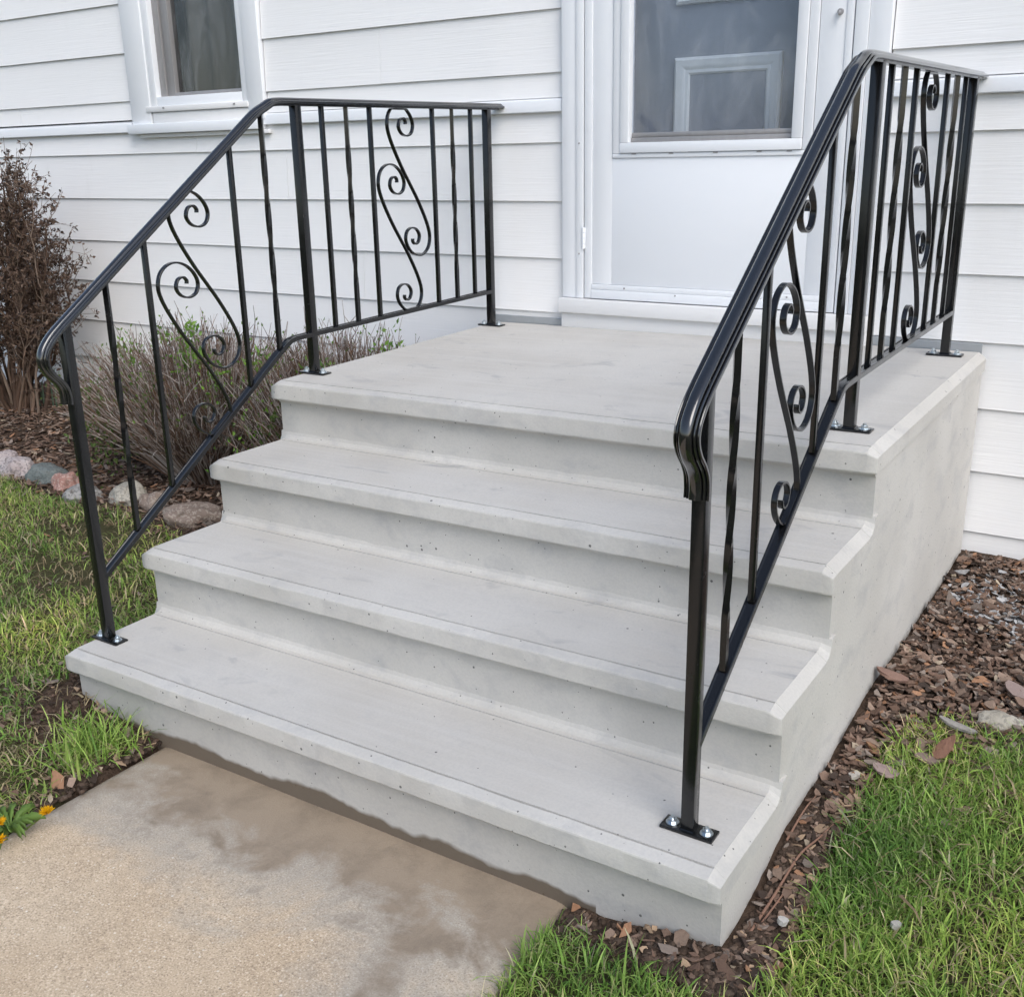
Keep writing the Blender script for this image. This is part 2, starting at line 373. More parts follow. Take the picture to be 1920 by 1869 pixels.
# walkway slab
mb = MB(); n = 40
ywalk = [0.045] + [0.03 - .08*i for i in range(90)]
xw = [WALK[0], WALK[0]+.012, WALK[0]+.03] + [WALK[0]+.03+(WALK[1]-WALK[0]-.06)*i/20 for i in range(1, 20)] + [WALK[1]-.03, WALK[1]-.012, WALK[1]]
def wz(x, y):
    e = min(x-WALK[0], WALK[1]-x); d = -.010*max(0, 1-e/.03)**2
    return -.205 + K*x + d + .0015*noise.noise((x*5, y*5, 0))
V = [(x, y, wz(x, y)) for y in ywalk for x in xw]; m_ = len(xw)
F = [(j*m_+i, j*m_+i+1, (j+1)*m_+i+1, (j+1)*m_+i) for j in range(len(ywalk)-1) for i in range(m_-1)]
F = [f[::-1] for f in F]
b0 = len(V); bot = [(x, y, -.34) for y in ywalk for x in (xw[0], xw[-1])]; V += bot
for j in range(len(ywalk)-1):
    F.append((j*m_, (j+1)*m_, b0+2*(j+1), b0+2*j)); F.append((j*m_+m_-1, b0+2*j+1, b0+2*(j+1)+1, (j+1)*m_+m_-1))
o = part('path', V, F, MT['walk'], None, 40); tag(o, 'worn tan concrete garden path with damp patches leading to the steps', kind='structure')

# ------------------------------------------------------------------ house
HS['on'] = True
HOUSE = root('house', (0, WY, -.1), 'white clapboard house wall with a storm door and a window', 'house')
def sheath():
    mb = MB(); y0, y1 = WY+.012, WY+.11; X0, X1, Z0, Z1 = -6.0, 4.0, -.35, 3.2
    d0, d1, dz = -.475, .465, 2.75; w0, w1, wz0, wz1 = -2.765, -2.135, 1.46, 2.62
    mb.box(X0, w0, y0, y1, Z0, Z1); mb.box(w1, d0, y0, y1, Z0, Z1); mb.box(d1, X1, y0, y1, Z0, Z1)
    mb.box(w0, w1, y0, y1, Z0, wz0); mb.box(w0, w1, y0, y1, wz1, Z1); mb.box(d0, d1, y0, y1, Z0, .60); mb.box(d0, d1, y0, y1, dz, Z1)
    mb.part('wall_core', MT['sheath'], HOUSE)
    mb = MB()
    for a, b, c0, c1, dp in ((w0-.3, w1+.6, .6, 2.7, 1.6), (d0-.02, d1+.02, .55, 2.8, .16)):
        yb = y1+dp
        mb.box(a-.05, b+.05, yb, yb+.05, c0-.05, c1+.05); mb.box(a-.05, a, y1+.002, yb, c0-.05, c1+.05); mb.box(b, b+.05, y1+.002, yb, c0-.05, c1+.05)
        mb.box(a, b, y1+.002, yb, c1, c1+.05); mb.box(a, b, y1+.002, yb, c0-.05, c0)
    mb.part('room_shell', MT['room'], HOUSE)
    j = MB(); j.box(d0-.004, d0+.006, y0-.002, y1+.04, .61, dz, .001).box(d1-.006, d1+.004, y0-.002, y1+.04, .61, dz, .001); j.part('door_jamb', MT['trim'], HOUSE)
sheath()
zl = [-.13, .030, .229, .430, .635, .837, 1.043, 1.248, 1.356]
zu = [1.398, 1.484, 1.691, 1.900, 2.107, 2.312, 2.517, 2.722, 2.927, 3.13]
def board(x0, x1, zb, zt):
    if x1-x0 < .01: return
    lip = .0125; mb = MB(); n = max(1, int((x1-x0)/.25)); rows = []
    ph = random.random()*50
    prof = [(WY+.011, zt+.010), (WY-.002, zt+.010), (WY-.0035, zt-.01), (WY-lip+.001, zb+.006), (WY-lip, zb+.0015), (WY-lip+.0015, zb), (WY-lip+.008, zb+.0005), (WY+.011, zb+.003)]
    m_ = len(prof); V = []
    for i in range(n+1):
        x = x0+(x1-x0)*i/n; w = .0011*noise.noise((x*1.1+ph, 0, zb*9)); dz = .0016*noise.noise((x*.8+ph, 3, zb*5))
        V += [(x, y-(w if 2 <= k <= 6 else 0), z+(dz if 3 <= k <= 6 else 0)) for k, (y, z) in enumerate(prof)]
    F = [(i*m_+k, i*m_+(k+1) % m_, (i+1)*m_+(k+1) % m_, (i+1)*m_+k) for i in range(n) for k in range(m_)]
    F += [tuple(range(m_-1, -1, -1)), tuple(range(n*m_, (n+1)*m_))]
    part('siding_board', V, F, MT['siding'], HOUSE, 25)
JL = [-3.15, -1.70, -2.35, -3.65, -1.55, -2.75, -1.95, -2.5]
for i in range(len(zl)-1):                       # below the drip shelf
    zb, zt = zl[i], zl[i+1]
    if i == len(zl)-2: zt -= .012
    j = JL[i % 8]
    board(-6.0, j-.0008, zb, zt); board(j+.0008, -.566, zb, zt); board(.568, 4.0, zb, zt)
JU = [-3.8, -1.4, -4.2, -1.1, -3.5, -1.6, -4.4, -1.2, -3.7]
for i in range(len(zu)-1):
    zb, zt = zu[i], zu[i+1]; j = JU[i]
    segs = [(-6.0, -2.912), (-2.032, -.566), (.568, 4.0)] if zb < 2.6 else [(-6.0, -.566), (.568, 4.0)]
    if i == 0: zb += .002
    for a, b in segs:
        if a < j < b: board(a, j-.0008, zb, zt); board(j+.0008, b, zb, zt)
        else: board(a, b, zb, zt)
board(-.566, .568, 2.86, 3.12)
# drip shelf (water table) in three runs
def shelf(x0, x1, dz=0.0):
    mb = MB(); mb.extr_x([(WY+.01, 1.352+dz), (WY-.0225, 1.350+dz), (WY-.0245, 1.353+dz), (WY-.025, 1.388+dz), (WY-.0235, 1.392+dz), (WY+.01, 1.403+dz)], x0, x1)
    return mb.part('drip_shelf', MT['trim'], HOUSE, 30)
shelf(-6.0, -2.915, -.006); shelf(-2.048, -.567, .002); shelf(.569, 4.0, .0)
# shadow-side moulding below the shelf at the window
MB().box(-2.86, -2.02, WY-.028, WY+.01, 1.318, 1.3345, .002).part('sill_apron', MT['worn'], HOUSE, 30)
# window
WIN = part('window', *(lambda b: (b.v, b.f))(MB().box(-2.902, -2.766, WY-.030, WY+.012, 1.378, 2.74, .002).box(-2.130, -2.036, WY-.030, WY+.012, 1.378, 2.74, .002).box(-2.766, -2.130, WY-.030, WY+.012, 2.62, 2.74, .002)), MT['trim'], HOUSE, 30)
ORG[WIN.name] = ORG['house']
MB().box(-2.918, -2.052, WY-.050, WY+.01, 1.336, 1.3785, .003).part('sill', MT['trim'], WIN, 30)
b = MB(); b.box(-2.7655, -2.722, WY-.022, WY+.05, 1.4255, 2.62, .003).box(-2.168, -2.1305, WY-.022, WY+.05, 1.4255, 2.62, .003).box(-2.722, -2.168, WY-.022, WY+.05, 2.58, 2.62, .003)
b.box(-2.722, -2.168, WY-.022, WY+.05, 1.4255, 1.492, .003); b.part('frame', MT['trim'], WIN, 30)
MB().box(-2.790, -2.125, WY-.036, WY-.0225, 1.428, 1.452, .003).part('lower_lip', MT['worn'], WIN, 30)
MB().box(-2.755, -2.125, WY-.026, WY+.01, 1.379, 1.4250, .002).part('stool', MT['worn'], WIN, 30)
b = MB(); b.box(-2.721, -2.683, WY+.006, WY+.05, 1.4925, 2.58, .002).box(-2.682, -2.632, WY+.016, WY+.06, 1.4925, 2.58, .002).box(-2.632, -2.169, WY+.016, WY+.06, 1.4925, 1.509, .002).box(-2.181, -2.1685, WY+.016, WY+.06, 1.509, 2.58, .002)
b.part('sash_track', MT['alu'], WIN, 30)
MB().box(-2.631, -2.182, WY+.040, WY+.044, 1.510, 2.58).part('pane', MT['glass_dark'], WIN)
b = MB(); b.box(-2.631, -2.606, WY+.06, WY+.09, 1.46, 2.6); b.part('inner_sash', MT['black'], WIN)
# curtain: pleated cloth
V = []; F = []; n = 120
for i in range(n+1):
    x = -2.95+1.25*i/n; y = WY+.135+.034*math.sin(x*42+1.2*math.sin(x*7))+.012*math.sin(x*11)
    V += [(x, y, 1.10), (x+.01*math.sin(x*20), y+.004, 1.9), (x, y, 2.66)]
for i in range(n): F += [(3*i, 3*i+3, 3*i+4, 3*i+1), (3*i+1, 3*i+4, 3*i+5, 3*i+2)]
o = part('curtain', V, F, MT['curtain'], WIN, 60); md = o.modifiers.new('thickness', 'SOLIDIFY'); md.thickness = .003
for x, z in ((-2.665, 1.4435), (-2.205, 1.4435)): MB().box(x-.006, x+.006, WY-.0385, WY-.0355, z-.003, z+.003).part('weep_slot', MT['alu'], WIN)
# door casing + storm door
b = MB(); b.box(-.562, -.5005, WY-.034, WY+.012, .700, 2.86, .003).box(-.500, -.4705, WY-.040, WY+.05, .700, 2.86, .002).box(.4585, .4995, WY-.040, WY+.05, .700, 2.86, .002).box(.500, .565, WY-.034, WY+.012, .700, 2.86, .003)
b.box(-.4705, .4585, WY-.040, WY+.05, 2.72, 2.86, .002); b.part('door_casing', MT['trim'], HOUSE, 30)
MB().box(-.566, .568, WY-.062, WY+.011, .647, .6985, .003).part('door_sill', MT['worn'], HOUSE, 30)
MB().box(-.563, .566, WY-.040, WY+.011, .590, .6465, .002).part('sill_fascia', MT['worn'], HOUSE, 30)
dy = WY-.034
b = MB(); b.box(-.466, -.436, dy-.004, dy+.03, .702, 2.716, .002); b.box(.432, .4545, dy-.004, dy+.03, .702, 2.716, .002)
b.box(-.4355, -.3565, dy, dy+.03, .7545, 2.716, .001); b.box(.352, .4315, dy, dy+.03, .7545, 2.716, .001); b.box(-.3565, .352, dy, dy+.03, .7545, 1.1895, .001); b.box(-.3565, .352, dy, dy+.03, 2.66, 2.716, .001)
DOOR = b.part('storm_door', MT['trim'], HOUSE, 30); ORG[DOOR.name] = ORG['house']
b = MB(); b.box(-.4355, .4315, dy-.009, dy+.03, .702, .734, .003); b.box(-.4355, .4315, dy-.006, dy+.03, .7345, .7535, .002); b.part('bottom_rail', MT['trim'], DOOR, 30)
b = MB()
for (x0, x1, y0, w_) in ((-.354, .350, dy-.006, .030), (-.323, .319, dy-.013, .034)):
    zb = 1.2065 if w_ == .034 else 1.190
    b.box(x0, x0+w_, y0, dy+.03, zb+w_*(1 if w_ == .034 else .5), 2.655, .003); b.box(x1-w_, x1, y0, dy+.03, zb+w_*(1 if w_ == .034 else .5), 2.655, .003)
    b.box(x0, x1, y0, dy+.03, zb, zb+w_*(1 if w_ == .034 else .5), .003)
b.part('glazing_frame', MT['trim'], DOOR, 30)
for i, x in enumerate((-.27, -.13, .03, .18, .28)): MB().box(x-.008, x+.008, dy-.0085, dy-.0055, 1.2015, 1.2055).part('weep_slot', MT['alu'], DOOR)
b = MB(); b.box(-.288, .284, dy+.006, dy+.03, 1.241, 1.256, .002).box(-.288, .284, dy+.012, dy+.034, 1.2565, 1.272, .002); b.part('pane_rail', MT['alu'], DOOR, 30)
MB().box(-.289, .285, dy+.016, dy+.020, 1.262, 2.655).part('pane', MT['glass'], DOOR)
for zc in (.916, 2.2):
    b = MB()
    for k in range(4): b.tube([(-.4685, dy-.008, zc-.038+.019*k+.0008), (-.4685, dy-.008, zc-.038+.019*(k+1)-.0008)], .0048, n=10)
    b.box(-.477, -.460, dy-.0075, dy-.0045, zc-.037, zc+.037, .0008); b.part('hinge', MT['trim'], DOOR, 40)
b = MB()
b.tube([(.412, dy+.001, 1.598), (.412, dy-.010, 1.598)], .0095, .008, n=14); b.tube([(.412, dy-.009, 1.598), (.418, dy-.030, 1.588)], .0055, .0045, n=8); b.part('handle', MT['alu'], DOOR, 40)
for x, z in ((-.487, 1.243), (-.487, .86), (-.30, .744), (-.1, .728), (.12, .728), (.3, .744)): MB().tube([(x, WY-.0395 if x < -.45 else dy-.0085, z), (x, WY-.042 if x < -.45 else dy-.0105, z)], .0035, .0025, n=8).part('screw_head', MT['alu'], DOOR, 40)
# inner door with raised mouldings
iy = WY+.10
IN = MB().box(-.52, .52, iy, iy+.045, .60, 2.75).part('inner_door', MT['indoor'], HOUSE); ORG[IN.name] = ORG['house']
def mould(x0, x1, z0, z1, w_=.056):
    prof = [(0, 0), (.002, -.012), (.010, -.017), (.018, -.014), (.026, -.013), (.040, -.006), (.050, -.007), (w_, -.002), (w_, 0)]
    mb = MB(); n = len(prof); cs = [(x0, z0, 1, 1), (x1, z0, -1, 1), (x1, z1, -1, -1), (x0, z1, 1, -1)]
    V = []; F = []
    for cx, cz, sx, sz in cs: V += [(cx+sx*u, iy+v, cz+sz*u) for u, v in prof]
    for k in range(4):
        for i in range(n-1): F.append((k*n+i, ((k+1) % 4)*n+i, ((k+1) % 4)*n+i+1, k*n+i+1))
    part('panel_moulding', V, F, MT['mould'], IN, 30)
mould(-.186, .196, .92, 1.512); mould(-.186, .196, 1.676, 2.45)
# metal flashing left and right of the sill, tucked behind the slab
for x0, x1 in ((-.885, -.568), (.570, .912)):
    z0 = .575; mb = MB(); mb.extr_x([(WY-.0135, z0), (WY-.0165, z0), (WY-.0165, .624+K*x0), (WY-.0135, .626+K*x0)], x0, x1); mb.part('metal_flashing', MT['flash'], HOUSE)

HS['on'] = False
# ------------------------------------------------------------------ concrete steps
STEPS = root('concrete_steps', (0, 1.0, -.2), 'pale grey cast concrete entrance steps with a landing and rounded nosings', 'steps')
NY = [0, .276, .5474, .8198]; NZ = [0, .1947, .3839, .57]; YB = 2.0530; OV = .035; LS = .01508
def zsh(x, z): return z+K*x
def xst():
    e = [0, .0012, .006, .0215, .0225, .034]
    return [-W2+a for a in e] + list(np.linspace(-W2+.06, W2-.06, 130)) + [W2-a for a in e[::-1]]
def edrop(x):
    d = W2-abs(x); return float(np.interp(d, [0, .0012, .006, .0215, .0225, .034], [.0185, .0168, .0128, .0012, 0, 0]))
def chip_n(x, y, s): return noise.noise((x*14, y*14, s))*.6+noise.noise((x*45, y*45, s+9))*.4
def make_step(k):
    y0, z0 = NY[k], NZ[k]; last = k == 3
    yr = YB if last else NY[k+1]+OV
    top = [(y0+.002, -.056, 0), (y0, -.052, 0), (y0, -.012, .5), (y0+.0010, -.0088, .6), (y0+.0032, -.0066, .7), (y0+.010, -.0048, .85), (y0+.0262, -.0008, 1), (y0+.0264, -.010, 1), (y0+.0304, -.010, 1), (y0+.0306, 0, 1)]
    if last:
        top += [(y0+.3, 0, 1), (y0+.6, 0, 1), (y0+.9, 0, 1), (y0+1.15, 0, 1), (yr, 0, 1), (yr, -.055, 0)]
    else:
        top += [(y0+.10, 0, 1), (yr-.08, 0, 1), (yr-.0312, 0, 1), (yr-.0310, -.0030, 1), (yr-.0290, -.0030, 1), (yr-.0288, .0012, 1)]
        for t in (15, 35, 60, 90): top.append((yr-.022+.022*math.sin(R(t))+.0005, .022-.0215*math.cos(R(t)), 1-t/90))
        top += [(yr+.03, .022, 0), (yr+.03, -.055, 0)]
    X = xst(); n = len(top); V = []
    for x in X:
        for i, (y, dz, tp) in enumerate(top):
            if W2-abs(x) < .0228 and tp == 1 and -.02 < dz < -.002: dz = -.0008 if i < 9 else 0.0006
            z = z0+dz+(LS*(y-y0) if last else .004*(y-y0)) - edrop(x)*tp
            yy = y; ed = W2-abs(x)
            if i <= 5 and ed < .012: yy = y+.006*(1-ed/.012)
            if i <= 6:
                q = chip_n(x, z0, i*.4+k*7); yy += .0012*q; z += .0010*q
            if not last and n-6 <= i <= n-3: z += .0012*chip_n(x, z0, 30+k); yy += .0015*chip_n(x, z0, 33+k)
            V.append((x, yy, zsh(x, z)))
    F = []
    for j in range(len(X)-1):
        for i in range(n):
            i2 = (i+1) % n; F.append((j*n+i, j*n+i2, (j+1)*n+i2, (j+1)*n+i))
    F += [tuple(range(n)), tuple(range((len(X)-1)*n+n-1, (len(X)-1)*n-1, -1))]
    # riser block
    zb = -.55 if k == 0 else NZ[k-1]-.03
    prof = [(y0+OV, zb), (y0+OV, z0-.078), (y0+OV-.002, z0-.071), (y0+OV-.009, z0-.064), (y0+.018, z0-.059), (y0+.006, z0-.0555), (y0+.006, z0-.03), (YB-.003, z0-.03), (YB-.003, zb)]
    b0 = len(V); m_ = len(prof); xr = list(np.linspace(-W2+.007, W2-.007, 60))
    for x in xr: V += [(x, y+(.0008*chip_n(x, z, 50+k) if i < 5 else 0), zsh(x, z)) for i, (y, z) in enumerate(prof)]
    for j in range(len(xr)-1):
        for i in range(m_): F.append((b0+j*m_+i, b0+j*m_+(i+1) % m_, b0+(j+1)*m_+(i+1) % m_, b0+(j+1)*m_+i))
    F += [tuple(b0+i for i in range(m_)), tuple(b0+(len(xr)-1)*m_+i for i in range(m_-1, -1, -1))]
    F = [f[::-1] for f in F]
    ox, oy, oz = ORG['concrete_steps']
    nm = 'landing' if last else 'step'
    me = bpy.data.meshes.new(nm); me.from_pydata([(v[0]-ox, v[1]-oy, v[2]-oz) for v in V], [], F); me.update()
    me.materials.append(MT['conc']); me.materials.append(MT['conc_top'])
    me.shade_smooth(); me.set_sharp_from_angle(angle=R(17))
    for pl in me.polygons:
        if abs(pl.normal.z) > .93 and pl.center.y+oy > y0+.028: pl.material_index = 1
    bm = bmesh.new(); bm.from_mesh(me); bmesh.ops.recalc_face_normals(bm, faces=bm.faces); bm.to_mesh(me); bm.free()
    return link(nm, me, None, STEPS)
for k in range(4): make_step(k)
# ------------------------------------------------------------------ railings (built once at x = 0, then copied)
RT = 'black'
def rail_under(y):                                # underside of the cap rail
    lvl = 1.3705+.0125*(y-.86); slp = .8555+.715*(y-.127)
    return min(lvl, slp)
def rail_low(y):                                  # upper face of the lower rail
    return min(.702+.022*(y-.862), .702+.688*(y-.862))
def pathify(pts2):
    out = []
    for i, q in enumerate(pts2):
        a = pts2[max(i-1, 0)]; b = pts2[min(i+1, len(pts2)-1)]; t = Vector((0, b[0]-a[0], b[1]-a[1])).normalized()
        out.append((Vector((0, q[0], q[1])), Vector((1, 0, 0)), Vector((0, -t.z, t.y)) if True else None))
    return out
RAIL = root('stair_railing', (0, .1, 0), '', 'railing', 'wrought iron stair railings')
def rp(mb, name, mat=None, smooth=30, parent=None): return mb.part(name, MT[mat or RT], parent or RAIL, smooth, origin=ORG['stair_railing'])
# cap rail path from the wall forwards, then down and into the scroll end
path2 = [(2.051, rail_under(2.051)), (1.6, rail_under(1.6)), (1.2, rail_under(1.2)), (.93, rail_under(.93))]
path2 += [tuple(q) for q in [Vector((a[0], a[1])) for a in catmull([Vector((.905, rail_under(.905), 0)), Vector((.868, 1.3675, 0)), Vector((.838, 1.354, 0)), Vector((.805, rail_under(.805)-.0015, 0)), Vector((.78, rail_under(.78), 0))], 5)]]
path2 += [(y, rail_under(y)) for y in (.65, .45, .25, .16)]
path2 += [(q[0], q[1]) for q in catmull([Vector(a+(0,)) for a in [(.127, .8555), (.098, .8345), (.068, .810), (.047, .784), (.042, .760), (.052, .737), (.072, .714), (.085, .692), (.089, .668), (.088, .650)]], 6)]
prof = [(-.0222, 0), (-.0225, .0045), (-.0218, .0066), (-.0204, .0072), (-.0192, .0064), (-.0186, .0036), (-.0176, .0036), (-.0170, .0078), (-.0158, .0096), (-.0142, .0100), (-.0130, .0090), (-.0126, .0060), (-.0116, .0060), (-.0110, .0112), (-.0094, .0142), (-.0068, .0160), (-.0035, .0168), (0, .0170)]
prof = prof + [(-u, w) for u, w in prof[-2::-1]]
pf = pathify(path2[::-1])
rp(MB().sweep(prof, pf, cap=True), 'top_rail', 'black_rail', smooth=28)
# flat bar under the cap rail
pb = [(2.03, rail_under(2.03)-.0065), (.90, rail_under(.90)-.0065), (.868, 1.362), (.838, 1.3475), (.80, rail_under(.80)-.008), (.118, rail_under(.118)-.008)]
rp(MB().sweep([(-.0125, 0), (.0125, 0), (.0125, .0062), (-.0125, .0062)], pathify(pb[::-1])), 'rail_bar', smooth=20)
# lower channel rail
lowp = [(1.962, rail_low(1.962)), (.93, rail_low(.93)), (.885, .7015), (.862, .697), (.84, .6855), (.80, rail_low(.80)), (.11, rail_low(.11))]
cp = [(-.0125, -.0135), (.0125, -.0135), (.0128, -.0130), (.0128, -.002), (.0115, 0), (.0085, -.0005), (.0070, -.0022), (-.0070, -.0022), (-.0085, -.0005), (-.0115, 0), (-.0128, -.002), (-.0128, -.0130)]
rp(MB().sweep(cp, pathify(lowp[::-1])), 'lower_rail', smooth=25)
def ztop_land(y): return .57+LS*(y-.8198)
POST = [(.107, 0.0), (.966, ztop_land(.966)), (1.962, ztop_land(1.962))]
for y, z in POST:
    rp(MB().box(-.0127, .0127, y-.0127, y+.0127, z+.004, rail_under(y)-(.0005 if y > .5 else -.006), .0016), 'post', smooth=40)
    bp = rp(MB().box(-.052, .052, y-.020, y+.020, z+.0004, z+.0064, .0014), 'base_plate', smooth=40); ORG[bp.name] = ORG['stair_railing']
    for sx in (-1, 1):
        x = sx*.034; b = MB(); b.tube([(x, y, z+.0062), (x, y, z+.0078)], .0125, n=18)
        b.tube([(x, y, z+.0076), (x, y, z+.0150)], .0085, n=6); tl = .007*random.uniform(-1, 1); b.tube([(x, y, z+.0148), (x+tl*.2, y, z+.0195)], .0045, .0042, n=10)
        rp(b, 'bolt', 'zinc', 35, bp)
    b = MB()                                       # weld bead round the post foot
    for i in range(4):
        c4 = [(-1, -1), (1, -1), (1, 1), (-1, 1)]; p0, p1 = c4[i], c4[(i+1) % 4]
        b.tube([(p0[0]*.0135, y+p0[1]*.0135, z+.0072), (p1[0]*.0135, y+p1[1]*.0135, z+.0072)], .0022, n=5)
    rp(b, 'weld', smooth=50)
def baluster(y, twist):
    z0, z1 = rail_low(y)-.003, rail_under(y)-.005; h = .00635
    if not twist: rp(MB().box(-h, h, y-h, y+h, z0, z1, .0009), 'baluster', smooth=40); return
    n = 70; V = []; F = []
    for i in range(n+1):
        t = i/n; s = min(1, max(0, (t-.16)/.68)); a = R(300)*s
        for j in range(4):
            ang = a+R(45+90*j); V.append((h*1.39*math.cos(ang), y+h*1.39*math.sin(ang), z0+(z1-z0)*t))
    for i in range(n):
        for j in range(4): F.append((i*4+j, i*4+(j+1) % 4, (i+1)*4+(j+1) % 4, (i+1)*4+j))
    F += [(3, 2, 1, 0), tuple(n*4+j for j in range(4))]
    o = part('twisted_baluster', V, F, MT[RT], RAIL, 35, origin=ORG['stair_railing'])
for y, tw in ((.240, 1), (.371, 0), (.694, 0), (.823, 1), (1.077, 0), (1.188, 1), (1.300, 0), (1.630, 0), (1.745, 1), (1.858, 0)): baluster(y, tw)
half = [(0, 0), (-.0365, .050), (-.073, .108), (-.096, .155), (-.102, .188), (-.092, .219), (-.068, .239), (-.038, .245), (-.006, .236), (.020, .214), (.0325, .186), (.024, .160), (-.001, .149), (-.028, .156), (-.043, .176), (-.036, .198), (-.018, .205), (-.006, .196), (-.006, .186)]
def scroll(cy, cz):
    pts = [(-a, -b) for a, b in half[:0:-1]] + half
    cur = catmull([Vector((a, b, 0)) for a, b in pts], 7); path = []
    for i, q in enumerate(cur):
        t = (cur[min(i+1, len(cur)-1)]-cur[max(i-1, 0)]).normalized()
        yy = cy+q.x; path.append((Vector((0, yy, max(min(cz+q.y, rail_under(yy)-.0095), rail_low(yy)-.001))), Vector((1, 0, 0)), Vector((0, -t.y, t.x))))
    h, w_ = .0064, .0024
    rp(MB().sweep([(-h, -w_+.0006), (-h+.0006, -w_), (h-.0006, -w_), (h, -w_+.0006), (h, w_-.0006), (h-.0006, w_), (-h+.0006, w_), (-h, w_-.0006)], path), 'scroll', smooth=35)
scroll(1.4875, 1.136); scroll(1.4275, .9515)
scroll(.5635, .8985); scroll(.5035, .7150)
LX, RX = -.8644, .8157
RAIL.location = (LX, .1, K*LX)
RAIL['label'] = 'black iron railing with scrolls along the left edge of the steps, beside the bare shrubs'
r2 = RAIL.copy(); col.objects.link(r2); r2.location = (RX, .1, K*RX)
r2['label'] = 'black iron railing with scrolls along the right edge of the steps, beside the mulch'
for ch in list(RAIL.children):
    c_ = ch.copy(); col.objects.link(c_); c_.parent = r2
    for g_ in ch.children:
        d_ = g_.copy(); col.objects.link(d_); d_.parent = c_

# ------------------------------------------------------------------ rocks
def rock(loc, size, rz, mat, label, seed, cat='stone', group='stones edging the left bed', name='edging_stone', sink=.40, boxy=0.0):
    bm = bmesh.new(); bmesh.ops.create_icosphere(bm, subdivisions=4, radius=1)
    for v in bm.verts:
        d = v.co.normalized(); e = 1-boxy*.5
        d2 = Vector([math.copysign(abs(q)**e, q) for q in d])
        r = 1+.30*noise.noise(d*1.3+Vector((seed*3.1, 0, 0)))+.09*noise.noise(d*3.2+Vector((seed, 5, 0)))+.03*noise.noise(d*8+Vector((seed, 9, 0)))
        v.co = d2*r
        v.co = Vector((v.co.x*size[0], v.co.y*size[1], v.co.z*size[2]))
    bmesh.ops.rotate(bm, cent=(0, 0, 0), matrix=Matrix.Rotation(rz, 3, 'Z') @ Matrix.Rotation(.12*math.sin(seed*5), 3, 'Y'), verts=bm.verts)
    me = bpy.data.meshes.new(name); bm.to_mesh(me); bm.free(); me.shade_smooth()
    o = link(name, me, mat); z = gzs(loc[0], loc[1]); o.location = (loc[0], loc[1], z+size[2]*(1-2*sink)); tag(o, label, cat, group); return o
S_pink = stone('granite_pink_grey', (.34, .28, .27), (.50, .45, .44), (.16, .14, .15))
S_green = stone('basalt_green_grey', (.12, .145, .14), (.19, .21, .205), (.09, .10, .10))
S_red = stone('granite_red', (.30, .16, .13), (.42, .26, .22), (.52, .40, .36))
S_grey = stone('granite_grey', (.24, .235, .225), (.38, .37, .355), (.10, .10, .10))
S_tan = stone('fieldstone_tan', (.33, .30, .245), (.47, .44, .38), (.20, .19, .17))
S_brown = stone('fieldstone_earthy', (.17, .125, .10), (.30, .24, .20), (.40, .35, .30))
rock((-3.02, 1.16), (.085, .07, .06), .2, S_pink, 'small pink stone at the far left end of the edging, against the mulch', 1)
rock((-2.84, 1.12), (.085, .07, .066), .3, S_pink, 'pale pinkish grey granite stone next to the dark green-grey one', 2)
rock((-2.655, 1.135), (.092, .066, .056), .25, S_green, 'dark green-grey smooth stone in the left bed edging', 3, boxy=.3)
rock((-2.465, 1.095), (.068, .062, .062), .5, S_red, 'reddish granite stone in the left bed edging', 4)
rock((-2.29, 1.04), (.082, .056, .050), .5, S_grey, 'speckled grey pointed stone partly behind the front railing post', 5)
rock((-2.09, 1.115), (.090, .066, .060), -.1, S_tan, 'rounded grey-tan stone just right of the front railing post', 6)
rock((-1.93, 1.115), (.062, .055, .052), .1, S_brown, 'small brownish stone behind the twisted baluster nearest the left post', 7)
rock((-1.645, 1.06), (.115, .066, .060), .75, S_brown, 'long earthy brown stone half buried beside the steps', 8, sink=.38)
rock((1.215, 1.0), (.055, .035, .028), .5, S_tan, 'flat lichen-speckled tan stone where lawn meets the right mulch bed', 9, group=None, name='field_stone', sink=.3)

